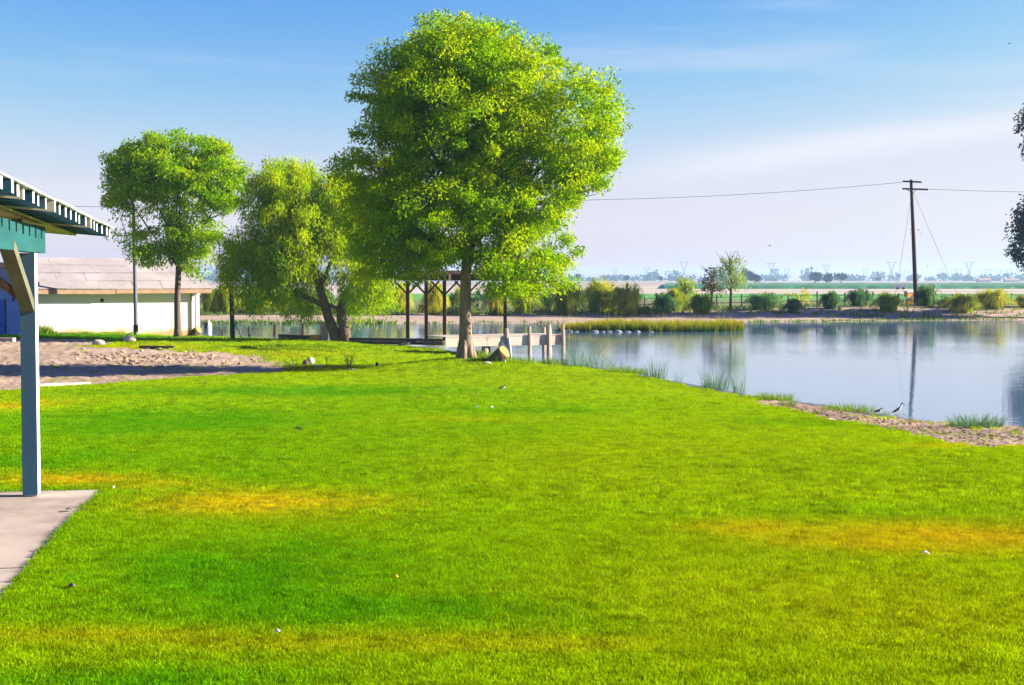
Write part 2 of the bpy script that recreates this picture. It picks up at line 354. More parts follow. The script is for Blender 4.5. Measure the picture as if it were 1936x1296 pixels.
# lawn: three turf colours driven by where the turf is watered, plain or parched
BASE_C, LUSH_C, DRY_C = (.235, .355, .002), (.07, .255, .002), (.42, .33, .006)
def turf(name, dark, atype):
    m, t, out = newmat(name)
    a = N(t, 'ShaderNodeAttribute'); a.attribute_name = 'lush'; a.attribute_type = atype
    d = N(t, 'ShaderNodeAttribute'); d.attribute_name = 'dry'; d.attribute_type = atype
    v = N(t, 'ShaderNodeAttribute'); v.attribute_name = 'vary'; v.attribute_type = atype
    c = mixrgb(t, a.outputs['Fac'], (*BASE_C, 1), (*LUSH_C, 1)); c = mixrgb(t, d.outputs['Fac'], c, (*DRY_C, 1))
    if dark is not None:
        g = N(t, 'ShaderNodeTexCoord')
        n = N(t, 'ShaderNodeTexNoise'); n.inputs['Scale'].default_value = 14; n.inputs['Detail'].default_value = 6; t.links.new(g.outputs['Object'], n.inputs['Vector'])
        rr = N(t, 'ShaderNodeValToRGB'); rr.color_ramp.elements[0].position = .35; rr.color_ramp.elements[1].position = .62; t.links.new(n.outputs[0], rr.inputs[0])
        c = mixrgb(t, rr.outputs[0], mixrgb(t, .6, c, (*dark, 1)), c)
        b = N(t, 'ShaderNodeBsdfDiffuse')
        t.links.new(c, b.inputs['Color']); t.links.new(b.outputs[0], out.inputs['Surface'])
    else:
        hs = N(t, 'ShaderNodeHueSaturation'); t.links.new(c, hs.inputs['Color'])
        mr = N(t, 'ShaderNodeMapRange'); mr.inputs['To Min'].default_value = .36; mr.inputs['To Max'].default_value = 1.66; t.links.new(v.outputs['Fac'], mr.inputs['Value']); t.links.new(mr.outputs[0], hs.inputs['Value'])
        b = N(t, 'ShaderNodeBsdfDiffuse')
        tr = N(t, 'ShaderNodeBsdfTranslucent'); mx = N(t, 'ShaderNodeMixShader'); mx.inputs[0].default_value = .4
        t.links.new(hs.outputs[0], b.inputs['Color']); t.links.new(mixrgb(t, 1.0, hs.outputs[0], (1.3, 1.15, .5, 1), 'MULTIPLY'), tr.inputs['Color'])
        t.links.new(b.outputs[0], mx.inputs[1]); t.links.new(tr.outputs[0], mx.inputs[2]); t.links.new(mx.outputs[0], out.inputs['Surface'])
    return m
M['turf'] = turf('turf', (.06, .075, .01), 'GEOMETRY'); M['blade'] = turf('blade', None, 'INSTANCER')

# water
m, t, out = newmat('water'); b = N(t, 'ShaderNodeBsdfPrincipled'); b.inputs['Base Color'].default_value = (.09, .15, .235, 1); b.inputs['Roughness'].default_value = .02; b.inputs['IOR'].default_value = 1.333; b.inputs['Specular IOR Level'].default_value = .5
g = N(t, 'ShaderNodeTexCoord')
mp = N(t, 'ShaderNodeMapping'); mp.inputs['Scale'].default_value = (.55, 1.5, 1); mp.inputs['Rotation'].default_value = (0, 0, R(12)); t.links.new(g.outputs['Object'], mp.inputs[0])
n1 = N(t, 'ShaderNodeTexNoise'); n1.inputs['Scale'].default_value = 2.6; n1.inputs['Detail'].default_value = 3; t.links.new(mp.outputs[0], n1.inputs['Vector'])
n2 = N(t, 'ShaderNodeTexNoise'); n2.inputs['Scale'].default_value = .07; n2.inputs['Detail'].default_value = 3; t.links.new(g.outputs['Object'], n2.inputs['Vector'])
rr = N(t, 'ShaderNodeMapRange'); rr.inputs['From Min'].default_value = .35; rr.inputs['From Max'].default_value = .65; rr.inputs['To Min'].default_value = .25; rr.inputs['To Max'].default_value = 1.0; t.links.new(n2.outputs[0], rr.inputs['Value'])
mu = N(t, 'ShaderNodeMath', operation='MULTIPLY'); t.links.new(rr.outputs[0], mu.inputs[0]); t.links.new(n1.outputs[0], mu.inputs[1])
bp = N(t, 'ShaderNodeBump'); bp.inputs['Strength'].default_value = 1.0; bp.inputs['Distance'].default_value = .008; t.links.new(mu.outputs[0], bp.inputs['Height']); t.links.new(bp.outputs[0], b.inputs['Normal'])
t.links.new(b.outputs[0], out.inputs['Surface']); M['water'] = m

# ---------------------------------------------------------------- terrain
def px_fields(lst):
    res = []
    for px, py, rx, ry, amp in lst:
        g_ = G(px, py); h = CAMZ - g_[2]
        res.append((g_[0], g_[1], rx * g_[1] / F, ry * g_[1] ** 2 / (F * h), amp))
    return res
DRY = px_fields([(490, 950, 190, 22, .82), (650, 956, 70, 13, .5), (130, 908, 130, 9, .9), (300, 918, 100, 9, .5), (1760, 1020, 250, 24, 1.0), (1450, 1002, 120, 13, .7),
                 (1910, 1030, 110, 22, .7), (10, 770, 70, 14, .8), (700, 1218, 500, 16, .40), (200, 1205, 220, 14, .45), (1620, 1140, 380, 70, .22), (1200, 880, 420, 40, .12),
                 (800, 652, 230, 6, .65), (560, 700, 70, 5, .7), (1650, 796, 60, 5, .9), (1480, 770, 60, 6, .6), (1840, 845, 130, 5, .5), (250, 658, 90, 6, .5), (900, 665, 60, 6, .3), (870, 796, 60, 4, .3), (450, 672, 160, 8, .35)])
LUSH = px_fields([(330, 870, 600, 150, .55), (700, 770, 500, 40, .45), (500, 1090, 480, 110, .5), (450, 1085, 300, 75, 1.0), (700, 1155, 330, 34, .9), (280, 800, 340, 46, .9), (560, 742, 320, 15, .9), (110, 870, 160, 22, .9), (250, 1290, 330, 26, .8), (1000, 778, 170, 13, .75),
                  (250, 1170, 250, 22, .5), (1120, 1185, 70, 20, .45), (800, 820, 300, 30, .4), (1500, 880, 350, 30, .35), (150, 637, 200, 4, 1.0), (450, 636, 120, 3, .6), (1700, 975, 250, 14, .4), (1500, 800, 120, 12, .5)])
def fld(lst, x, y):
    a = np.zeros(np.shape(x))
    for cx, cy, rx, ry, amp in lst:
        q = ((x - cx) / rx) ** 2 + ((y - cy) / ry) ** 2
        a = np.maximum(a, amp * np.exp(-.5 * q ** 1.25)) + .25 * amp * np.exp(-.5 * q) * 0
    n = .10 * np.sin(x * 2.1 + 2 * np.sin(y * 1.1)) * np.sin(y * 1.7 + x) + .06 * np.sin(x * 5.3 + y * 3.7) * np.sin(y * 4.1 - x * 2.9)
    return np.clip(a * (1 + n * 2.0), 0, 1)
dirt_px = [(-420, 640), (0, 641), (150, 642), (235, 646), (190, 652), (150, 655), (265, 660), (330, 663), (440, 668), (500, 677), (545, 690), (560, 698), (530, 705), (420, 711), (320, 717), (180, 729), (60, 734), (0, 742), (-420, 762)]
DIRT = np.array([tuple(G(*p)[:2]) for p in dirt_px])
mud_near = [(1425, 752), (1445, 768), (1500, 778), (1560, 794), (1640, 806), (1740, 824), (1800, 838), (1870, 845), (1936, 846), (2050, 850), (2300, 870), (2700, 900)]
mn = [tuple(G(*p)[:2]) for p in mud_near]
MUD = np.array(mn + [(mn[-1][0] + 10, mn[-1][1] + 25), (mn[0][0] + .5, mn[0][1] + 12)])
SL_U = Vector((-.15, .9887, 0)).normalized(); SL_V = Vector((SL_U.y, -SL_U.x, 0))
SL_C = Vector(P(172, 929, 14.75)); SL_C.z = 0
def slab_uv(x, y):
    dx, dy = x - SL_C.x, y - SL_C.y; return dx * SL_U.x + dy * SL_U.y, dx * SL_V.x + dy * SL_V.y
def region(x, y):
    j = .35 * np.sin(x * 3.1 + 2 * np.sin(y * 1.9)) * np.sin(y * 2.3 + x * .7) + .2 * np.sin(x * 7.7 - y * 5.1)
    jy = j * np.clip(y / 40, .15, 1)
    d = sdf(POND, x, y)
    reg = np.zeros(np.shape(x), int)
    near = y < 88
    reg[near & (sdf(DIRT, x + jy, y + jy * 1.2) < 0)] = 1
    reg[near & (sdf(MUD, x + jy * .7, y + jy) < 0)] = 2
    reg[near & (d < .25)] = 2
    reg[near & (d < .55 + j * .4)] = 11
    farr = (~near) & (d > -.5)
    reg[farr] = 4; reg[farr & (d < 11 + jy * 3) & (y > 96)] = 3
    a = x / y
    reg[(y > 150)] = 4
    reg[(y > 203 + 6 * np.sin(x * .05)) & (y <= 285) & (a > -.09)] = 5
    reg[(y > 285)] = 6
    reg[(y > 205) & (y <= 285) & (a <= -.09)] = 6
    reg[(y > 430) & (y <= 800) & (a > .115)] = 7
    reg[(y > 800)] = 8; reg[(y > 640) & (a < .115)] = 8
    reg[d < -.6] = 9
    u, v = slab_uv(x, y); reg[(u < -.1) & (v < -.1)] = 10
    return reg
Ys = [-30, -20, -12, -6, -2, 1, 3, 4.5]
dyv = 800.0
while dyv > 3.0:
    Ys.append(2.7 * F / dyv if dyv > 40 else 2.95 * F / dyv)
    dyv -= 4.2 if dyv > 360 else (2.6 if dyv > 175 else (1.5 if dyv > 70 else (1.2 if dyv > 25 else .6)))
Ys += [3200, 4200, 6000, 9000, 14000]
Ys = np.array(sorted(set(round(y, 4) for y in Ys)))
rs = np.concatenate([np.array([-4, -3, -2.2, -1.6, -1.2, -.95, -.8, -.7, -.6, -.54, -.48, -.44]), np.linspace(-.41, .41, 380), np.array([.44, .48, .54, .6, .7, .8, .95, 1.2, 1.6, 2.2, 3, 4])])
YY, RR = np.meshgrid(Ys, rs, indexing='ij')
XX = RR * (np.maximum(YY, 3) + 1.5)
ZZ = H(XX, YY)
cen = lambda A: .25 * (A[:-1, :-1] + A[1:, :-1] + A[:-1, 1:] + A[1:, 1:])
REG = region(cen(XX), cen(YY))
nc = len(rs)
# churned soil on the dirt lot and the bare near bank
su_, sv_ = slab_uv(XX, YY); ZZ = ZZ - .07 * ((su_ < .06) & (sv_ < .13))
rv = region(XX, YY); rough = np.isin(rv, (1, 2)) & (YY < 70)
ZZ = ZZ + rough * (rng.normal(0, .009, ZZ.shape) * np.clip(YY / 25, .6, 2.2))
ii, jj = np.meshgrid(np.arange(len(Ys) - 1), np.arange(nc - 1), indexing='ij')
quads = np.stack([ii * nc + jj, ii * nc + jj + 1, (ii + 1) * nc + jj + 1, (ii + 1) * nc + jj], -1)
VV = np.stack([XX, YY, ZZ], -1).reshape(-1, 3)
for rid, name, mat in ((0, 'lawn', 'turf'), (1, 'dirt_lot', 'dirt'), (2, 'near_bank', 'mud'), (11, 'wet_mud', 'wetmud'), (3, 'far_bank', 'bank'), (4, 'rough_ground', 'scrub'), (5, 'green_field', 'greenfield'),
                       (6, 'dirt_field', 'paledirt'), (7, 'crop_field', 'darkcrop'), (8, 'ploughed_field', 'plough'), (9, 'pond_bed', 'bed')):
    q = quads[REG == rid]
    if not len(q): continue
    used, inv = np.unique(q.ravel(), return_inverse=True); v = VV[used]
    at_ = {}
    if rid == 0: at_ = {'dry': fld(DRY, v[:, 0], v[:, 1]), 'lush': fld(LUSH, v[:, 0], v[:, 1])}
    tag(bulk(name, v, inv.reshape(-1, 4), M[mat], attrs=at_, smooth_=rid not in (1, 2)), kind='structure')
# water surface
pv = [(x, y, WATER) for x, y in POND]
wb = MB(); wb.add([(-40, 24, WATER), (110, 24, WATER), (110, 125, WATER), (-40, 125, WATER)], [(0, 1, 2, 3)])
tag(wb.build('pond_water', M['water']), kind='structure')

# ---------------------------------------------------------------- lawn grass (instanced tufts)
def tuft_mesh(seed, nb, h, spread):
    r = random.Random(seed); vs = []; fs = []
    for _ in range(nb):
        a = r.uniform(0, 6.283); d = spread * r.random() ** .6; x, y = d * math.cos(a), d * math.sin(a)
        a2 = r.uniform(0, 6.283); w = h * r.uniform(.07, .11); hh = h * r.uniform(.6, 1.15); ln = hh * r.uniform(.15, .8); la = r.uniform(0, 6.283)
        dx, dy = math.cos(a2) * w, math.sin(a2) * w; lx, ly = math.cos(la) * ln, math.sin(la) * ln
        o = len(vs)
        vs += [(x - dx, y - dy, -.005), (x + dx, y + dy, -.005), (x + lx * .4 + dx * .8, y + ly * .4 + dy * .8, hh * .6), (x + lx * .4 - dx * .8, y + ly * .4 - dy * .8, hh * .6), (x + lx, y + ly, hh)]
        fs += [(o, o + 1, o + 2, o + 3), (o + 3, o + 2, o + 4)]
    me = bpy.data.meshes.new('grass_tuft'); me.from_pydata(vs, [], fs); me.materials.append(M['blade']); me.update(); return me
tcol = bpy.data.collections.new('turf_sources')
for k in range(6):
    o = bpy.data.objects.new('grass_tuft', tuft_mesh(k, 22, .033, .070)); tcol.objects.link(o)
def scatter(n, y0, y1, power=1.0):
    u = rng.random(n); y = (y0 ** power + u * (y1 ** power - y0 ** power)) ** (1 / power)
    x = rng.uniform(-.43, .43, n) * (y + 1.2); return x, y
px_, py_ = [], []
for n, a_, b_, p_ in ((78000, 6.5, 13, 2), (90000, 13, 26, 2), (70000, 26, 50, 2), (36000, 50, 84, 2)):
    x, y = scatter(n, a_, b_, p_); px_.append(x); py_.append(y)
gx, gy = np.concatenate(px_), np.concatenate(py_)
keep = region(gx, gy) == 0
# ragged spill of tufts over the edges of the bare soil
edge = np.isin(region(gx, gy), (1, 2, 11)) & (rng.random(len(gx)) < .012) & (sdf(POND, gx, gy) > .2)
u_, v_ = slab_uv(gx, gy); keep &= ~((u_ < .05) & (v_ < .12))
keep &= ~((gx < -17.6) & (gy > 75))
sel = keep | edge
gx, gy = gx[sel], gy[sel]
def points_gn(name, x, y, z, scale, coll, extra, label=None):
    me = bpy.data.meshes.new(name); n = len(x); me.vertices.add(n)
    me.vertices.foreach_set('co', np.stack([x, y, z], -1).astype(np.float32).ravel())
    for k, a in dict(extra, scl=scale, rot=rng.uniform(0, 6.283, n)).items():
        at_ = me.attributes.new(k, 'FLOAT', 'POINT'); at_.data.foreach_set('value', np.asarray(a, np.float32))
    o = link(name, me)
    ng = bpy.data.node_groups.new(name, 'GeometryNodeTree')
    ng.interface.new_socket('Geometry', in_out='INPUT', socket_type='NodeSocketGeometry'); ng.interface.new_socket('Geometry', in_out='OUTPUT', socket_type='NodeSocketGeometry')
    i_ = ng.nodes.new('NodeGroupInput'); o_ = ng.nodes.new('NodeGroupOutput')
    ci = ng.nodes.new('GeometryNodeCollectionInfo'); ci.inputs['Collection'].default_value = coll; ci.inputs['Separate Children'].default_value = True; ci.inputs['Reset Children'].default_value = True
    ip = ng.nodes.new('GeometryNodeInstanceOnPoints'); ip.inputs['Pick Instance'].default_value = True
    na = ng.nodes.new('GeometryNodeInputNamedAttribute'); na.data_type = 'FLOAT'; na.inputs['Name'].default_value = 'rot'
    ns = ng.nodes.new('GeometryNodeInputNamedAttribute'); ns.data_type = 'FLOAT'; ns.inputs['Name'].default_value = 'scl'
    cx = ng.nodes.new('ShaderNodeCombineXYZ'); er = ng.nodes.new('FunctionNodeEulerToRotation')
    ng.links.new(na.outputs[0], cx.inputs[2]); ng.links.new(cx.outputs[0], er.inputs[0]); ng.links.new(er.outputs[0], ip.inputs['Rotation'])
    ng.links.new(ns.outputs[0], ip.inputs['Scale']); ng.links.new(i_.outputs[0], ip.inputs['Points']); ng.links.new(ci.outputs[0], ip.inputs['Instance']); ng.links.new(ip.outputs[0], o_.inputs[0])
    md = o.modifiers.new('scatter', 'NODES'); md.node_group = ng
    return o
gz = H(gx, gy)
gd, gl = fld(DRY, gx, gy), fld(LUSH, gx, gy)
clump = .5 + .5 * np.sin(gx * 9.1 + 3 * np.sin(gy * 5.3)) * np.sin(gy * 7.7 + 2 * np.sin(gx * 6.1))
def vnoise(x, y, sc, seed):
    r_ = np.random.default_rng(seed); tab = r_.random((256, 256)); u, v = x / sc, y / sc; i, j = np.floor(u).astype(int), np.floor(v).astype(int); fu, fv = u - i, v - j
    fu, fv = fu * fu * (3 - 2 * fu), fv * fv * (3 - 2 * fv); g_ = lambda a, b: tab[(i + a) & 255, (j + b) & 255]
    return (g_(0, 0) * (1 - fu) + g_(1, 0) * fu) * (1 - fv) + (g_(0, 1) * (1 - fu) + g_(1, 1) * fu) * fv
vary = rng.random(len(gx)) * .66 + .28 * vnoise(gx, gy, .10, 1) + .06 * vnoise(gx, gy, .5, 2)
vary = np.clip(vary - .20 * (vnoise(gx, gy, .14, 3) > .84), 0, 1)
gs = (.75 + .5 * rng.random(len(gx))) * (1 + .35 * clump * (rng.random(len(gx)) < .5)) * np.interp(gy, [7, 15, 30, 60, 84], [.70, .9, 1.35, 2.0, 2.6]) * (1 - .3 * gd)
gs = gs * (1 + .7 * np.exp(-((gx - TREE_X) ** 2 + (gy - TREE_Y) ** 2) / 2.0))
grass = tag(points_gn('lawn_grass', gx, gy, gz, gs, tcol, {'dry': np.clip(gd + rng.normal(0, .10, len(gx)) * (gd > .02), 0, 1), 'lush': np.clip(gl + rng.normal(0, .10, len(gx)), 0, 1), 'vary': vary}),
            'mown green lawn with yellow parched patches', 'grass', kind='stuff')

# ---------------------------------------------------------------- blades and leaves
def blades(base, n, h, spread, lean, w, seed, arch=.5, tint=(0, 1), tip_tint=0.0, hvar=.35, seg=3):
    """n arching blades fanning out of a clump at base -> vertices, quads, tints"""
    r = np.random.default_rng(seed)
    a = r.uniform(0, 2 * np.pi, n); d0 = spread * np.sqrt(r.random(n)) * .6
    hh = h * (1 - hvar * r.random(n)); ln = hh * lean * r.random(n) ** .6
    bx, by = base[0] + np.cos(a) * d0, base[1] + np.sin(a) * d0
    bz = np.full(n, base[2]) if not callable(base[2]) else base[2](bx, by)
    ph = r.uniform(0, 2 * np.pi, n); wx, wy = np.cos(ph) * w, np.sin(ph) * w
    V = []
    for k in range(seg + 1):
        s = k / seg
        out = ln * s ** 1.7; z = hh * (s - arch * lean * .55 * s ** 3 * (ln / (hh * max(lean, .01))))
        cx, cy, cz = bx + np.cos(a) * out, by + np.sin(a) * out, bz + z
        ww = 1 - .85 * s ** 1.5
        V.append(np.stack([cx - wx * ww, cy - wy * ww, cz], -1)); V.append(np.stack([cx + wx * ww, cy + wy * ww, cz], -1))
    V = np.stack(V, 1); m = V.shape[1]
    o = (np.arange(n) * m)[:, None]
    Fq = np.concatenate([o + np.array([[2 * k, 2 * k + 1, 2 * k + 3, 2 * k + 2]]) for k in range(seg)], 0)
    ti = r.uniform(tint[0], tint[1], n)
    T = np.concatenate([np.clip(ti + tip_tint * ((k / (seg - 1)) ** 2 if seg > 1 else 0), 0, 1) for k in range(seg)])
    return V.reshape(-1, 3), Fq, T
def fountain(base, n, h, reach, w, seed, tint, tip):
    """a mound of leaves that rise, spread and fall over: pampas grass"""
    r = np.random.default_rng(seed); gi = r.integers(0, 70, n); a = r.uniform(0, 2 * np.pi, 70)[gi] + r.normal(0, .07, n); q = np.clip((r.random(70) ** .55)[gi] + r.normal(0, .05, n), .02, 1); rc = reach * q * (.8 + .4 * r.random(n))
    hh = h * (1.02 - .45 * q ** 2) * (.60 + .36 * r.random(70)[gi] + .12 * r.random(n)); ph = a + np.pi / 2 + r.normal(0, .7, n); V = []; sg = 5
    b_ = reach * .30 * np.sqrt(r.random(n))
    for k in range(sg + 1):
        s = k / sg; top = .51 + .42 * (1 - q); z = hh * np.sin(np.pi * .5 * np.minimum(s / top, 1.9)); o = b_ * (1 - s) * .5 + rc * s ** 1.4; ww = w * (.7 + .5 * math.sin(math.pi * min(1, s + .15))) * (1 - .8 * s ** 3)
        c = np.stack([base[0] + np.cos(a) * o + b_ * np.cos(ph), base[1] + np.sin(a) * o + b_ * np.sin(ph), base[2] + z], -1); d = np.stack([np.cos(ph) * ww, np.sin(ph) * ww, np.zeros(n)], -1); V += [c - d, c + d]
    V = np.stack(V, 1); m = V.shape[1]; o = (np.arange(n) * m)[:, None]
    Fq = np.concatenate([o + np.array([[2 * k, 2 * k + 1, 2 * k + 3, 2 * k + 2]]) for k in range(sg)], 0); ti = tint[0] + (tint[1] - tint[0]) * np.clip(.75 * r.random(70)[gi] + .25 * r.random(n), 0, 1)
    return V.reshape(-1, 3), Fq, np.concatenate([np.clip(ti + tip * k / (sg - 1), 0, 1) for k in range(sg)])
def leaves(cent, out, size, ratio, droop, seed, tint, width_bend=.25):
    """one bent leaf (two triangles) per centre"""
    r = np.random.default_rng(seed); n = len(cent)
    d = r.normal(0, 1, (n, 3)) * .8 + out * .55; d[:, 2] -= droop * (0.6 + .8 * r.random(n)); d /= np.linalg.norm(d, axis=1)[:, None] + 1e-9
    q = r.normal(0, 1, (n, 3)); s = np.cross(d, q); s /= np.linalg.norm(s, axis=1)[:, None] + 1e-9
    nn = np.cross(d, s); L = size * (.65 + .7 * r.random(n)); Wd = L * ratio
    p0 = cent; p1 = cent + d * (L * .45)[:, None] + s * (Wd * .5)[:, None] + nn * (Wd * width_bend * .5)[:, None]
    p2 = cent + d * L[:, None]; p3 = cent + d * (L * .45)[:, None] - s * (Wd * .5)[:, None] + nn * (Wd * width_bend * .5)[:, None]
    V = np.stack([p0, p1, p2, p3], 1).reshape(-1, 3)
    o = (np.arange(n) * 4)[:, None]
    Fq = np.concatenate([o + np.array([[0, 1, 2]]), o + np.array([[0, 2, 3]])], 0)
    return V, Fq, np.concatenate([tint, tint])
def crown_pts(lobes, nclump, per, csize, seed, shell=2.4, hang=0.0, flat=.95):
    """clump centres through each lobe's volume (thicker towards its skin), leaves round each clump"""
    r = np.random.default_rng(seed)
    wts = np.array([l[1][0] * l[1][1] + l[1][0] * l[1][2] + l[1][1] * l[1][2] for l in lobes]); wts = wts * np.array([l[2] if len(l) > 2 else 1 for l in lobes]); wts /= wts.sum()
    idx = r.choice(len(lobes), nclump, p=wts)
    C = np.array([l[0] for l in lobes])[idx]; A = np.array([l[1] for l in lobes])[idx]
    v = r.normal(0, 1, (nclump, 3)); v /= np.linalg.norm(v, axis=1)[:, None]
    rad = np.minimum(r.random(nclump) ** (1 / shell), .96) * (1 + .02 * r.normal(0, 1, nclump))
    cc = C + v * A * rad[:, None]
    k = r.integers(int(per * .5), int(per * 1.5), nclump); rep = np.repeat(np.arange(nclump), k)
    sz = csize * (.6 + .8 * r.random(nclump))
    off = r.normal(0, 1, (len(rep), 3)); off /= np.linalg.norm(off, axis=1)[:, None]; off *= (r.random(len(rep)) ** .42)[:, None] * np.array([1, 1, flat]) * 1.55 * sz[rep][:, None]
    if hang: off[:, 2] = off[:, 2] * .6 - np.abs(r.normal(0, hang, len(rep)))
    pts = cc[rep] + off
    out = v[rep]; base_t = r.random(nclump)[rep]
    return pts, out, base_t
def limb(mb, a, b, r0, r1, bend=.12, n=7, seg=6, rough=.03, sag=0):
    a = Vector(a); b = Vector(b); L = (b - a).length; pts = []; rad = []
    o1 = Vector((random.uniform(-1, 1), random.uniform(-1, 1), random.uniform(-.3, .6))) * bend * L
    for i in range(seg + 1):
        s = i / seg; p = a.lerp(b, s) + o1 * math.sin(math.pi * s) * .5 + Vector((0, 0, -sag * L * math.sin(math.pi * s)))
        pts.append(p); rad.append(r0 + (r1 - r0) * s ** .8)
    mb.tube(pts, rad, n, rough=rough); return pts, rad
def crown_obj(parent, lobes, mat, nclump, per, csize, lsize, ratio, droop, seed, shell=2.4, hang=0, tintpow=1.0, name='crown'):
    pts, out, bt = crown_pts(lobes, nclump, per, csize, seed, shell, hang)
    r = np.random.default_rng(seed + 5)
    ti = np.clip(bt ** tintpow * .7 + r.random(len(pts)) * .3, 0, 1)
    V, Fq, T = leaves(pts, out, lsize, ratio, droop, seed + 9, ti)
    return bulk(name, V, Fq, mat, parent, fattrs={'tint': T})

def lobes_px(lst, Y):      # lobes drawn as (px, py, rx, ry, depth offset, depth radius, weight)
    res = []
    for px, py, rx, ry, dY, rd, w in lst:
        c = P(px, py, Y + dY); k = (Y + dY) / F; res.append((c, np.array([rx * k, rd, ry * k]), w))
    return res
def tree(name, label, base, trunk_paths, lobes, mat, bark, cr_args, group=None, limbs=True, limb_r=.1, start=None, nl=None):
    root = thing(name, label, 'tree', base, group); mb = MB(); tips = []
    for pts, rad in trunk_paths:
        mb.tube(pts, rad, 12, rough=.05)
    if limbs:
        for i, l in enumerate(lobes[:nl] if nl else lobes):
            st = start[i % len(start)] if start else trunk_paths[0][0][-1]
            p, r_ = limb(mb, st, l[0] + np.array([0, 0, l[1][2] * .25]), limb_r * random.uniform(.7, 1.1), .02, .16, 7, 7)
            for k in range(5):                    # side branches reaching to the lobe's skin
                q = p[2 + k % 5]; v = np.random.default_rng(i * 9 + k).normal(0, 1, 3); v[2] = abs(v[2]) * .6; v /= np.linalg.norm(v)
                limb(mb, q, l[0] + v * l[1] * .8, limb_r * .38, .008, .18, 5, 5)
    mb.build('trunk', bark, root, smooth_=True)
    crown_obj(root, lobes, mat, *cr_args)
    return root

# ================================================================ LARGE STRUCTURES
# ---- white stucco shed with sheet roof
wv = Vector((math.cos(R(27)), math.sin(R(27)), 0)); bv = Vector((-wv.y, wv.x, 0))
A = Vector(P(376, 632, 80.5)); A.z = -1.0
EAVE = 1.50; LEN = 9.0; DEPTH = 6.2
sh = thing('storage_building', 'white stucco storage building with grey sheet roof behind the left tree', 'building', tuple(A))
def wp(t, b_, z): v = A - wv * t + bv * b_; return (v.x, v.y, z)      # t metres left along the front wall, b_ metres back
wl = MB(); th = .18
for (t0, t1, b0, b1) in ((0, LEN, 0, th), (0, LEN, DEPTH - th, DEPTH), (0, th, th, DEPTH - th), (LEN - th, LEN, th, DEPTH - th)):
    vs = [wp(t0, b0, -1.15), wp(t1, b0, -1.15), wp(t1, b1, -1.15), wp(t0, b1, -1.15), wp(t0, b0, EAVE), wp(t1, b0, EAVE), wp(t1, b1, EAVE), wp(t0, b1, EAVE)]
    wl.add(vs, [(0, 1, 2, 3), (7, 6, 5, 4), (0, 4, 5, 1), (1, 5, 6, 2), (2, 6, 7, 3), (3, 7, 4, 0)])
RIDGE = 3.22
for t0 in (.0, LEN - th):                              # gable ends
    vs = [wp(t0, .2, EAVE), wp(t0 + th, .2, EAVE), wp(t0 + th, DEPTH / 2, RIDGE - .25), wp(t0, DEPTH / 2, RIDGE - .25), wp(t0, DEPTH - .2, EAVE), wp(t0 + th, DEPTH - .2, EAVE)]
    wl.add(vs, [(0, 1, 2, 3), (3, 2, 5, 4), (0, 3, 4), (1, 5, 2)])
wall = wl.build('wall', M['stucco'], sh)
def slope(t, s, lift=0):                               # s = 0 at the front eave, 1 at the ridge
    b_ = -.5 + s * (DEPTH / 2 + .5); z = EAVE - .02 + s * (RIDGE - EAVE + .02)
    n = Vector((bv.x * -(RIDGE - EAVE), bv.y * -(RIDGE - EAVE), DEPTH / 2 + .5)).normalized()
    v = A - wv * t + bv * b_; return (v.x + n.x * lift, v.y + n.y * lift, z + n.z * lift)
rd = MB()                                             # roof deck under the sheets, both slopes
e0, e1 = -.62, LEN + .4
def deck(sgn):
    f = lambda t, s, l: slope(t, s, l) if sgn > 0 else tuple(Vector(slope(t, s, l)) + bv * (2 * (DEPTH / 2 - (-.5 + s * (DEPTH / 2 + .5)))))
    vs = [f(e0, 0, 0), f(e1, 0, 0), f(e1, 1, 0), f(e0 + .45, 1, 0), f(e0, 0, .05), f(e1, 0, .05), f(e1, 1, .05), f(e0 + .45, 1, .05)]
    rd.add(vs, [(3, 2, 1, 0), (4, 5, 6, 7), (0, 1, 5, 4), (1, 2, 6, 5), (2, 3, 7, 6), (3, 0, 4, 7)])
deck(1); deck(-1)
roof = rd.build('roof', M['fieldwood'], sh)
for row in range(4):
    s0, s1 = row / 4 + .0015, (row + 1) / 4 - .0015
    t = e0 + .45 * (s0 + s1) / 2 + (0.0)
    first = True
    while t < e1 - .1:
        w_ = random.uniform(1.5, 2.3) if not first else random.uniform(.7, 2.0); first = False
        t1 = min(t + w_, e1); l0 = .062 + random.uniform(0, .02); l1 = l0 + random.uniform(-.012, .03)
        ta = t if t > e0 + 1 else e0 + .45 * s0; tb = t if t > e0 + 1 else e0 + .45 * s1
        pb = MB(); g_ = .007
        vs = [slope(ta + g_, s0, l1), slope(t1 - g_, s0, l0), slope(t1 - g_, s1, l0), slope(tb + g_, s1, l1)]
        vs += [slope(ta + g_, s0, l1 + .035), slope(t1 - g_, s0, l0 + .035), slope(t1 - g_, s1, l0 + .02), slope(tb + g_, s1, l1 + .02)]
        pb.add(vs, [(3, 2, 1, 0), (4, 5, 6, 7), (0, 1, 5, 4), (1, 2, 6, 5), (2, 3, 7, 6), (3, 0, 4, 7)])
        p_ = pb.build('roof_panel', M['roofpanel'], sh); t = t1
fb = MB(); fb.bar(Vector(slope(e0, 0)) - bv * .02 + Vector((0, 0, -.06)), Vector(slope(LEN * .52, 0)) - bv * .02 + Vector((0, 0, -.06)), .04, .22); fb.build('fascia_board', M['fascia'], sh)
fb = MB(); fb.bar(Vector(slope(LEN * .525, 0)) - bv * .025 + Vector((0, 0, -.085)), Vector(slope(e1, 0)) - bv * .02 + Vector((0, 0, -.06)), .04, .23); fb.build('fascia_board', M['fascia'], sh)
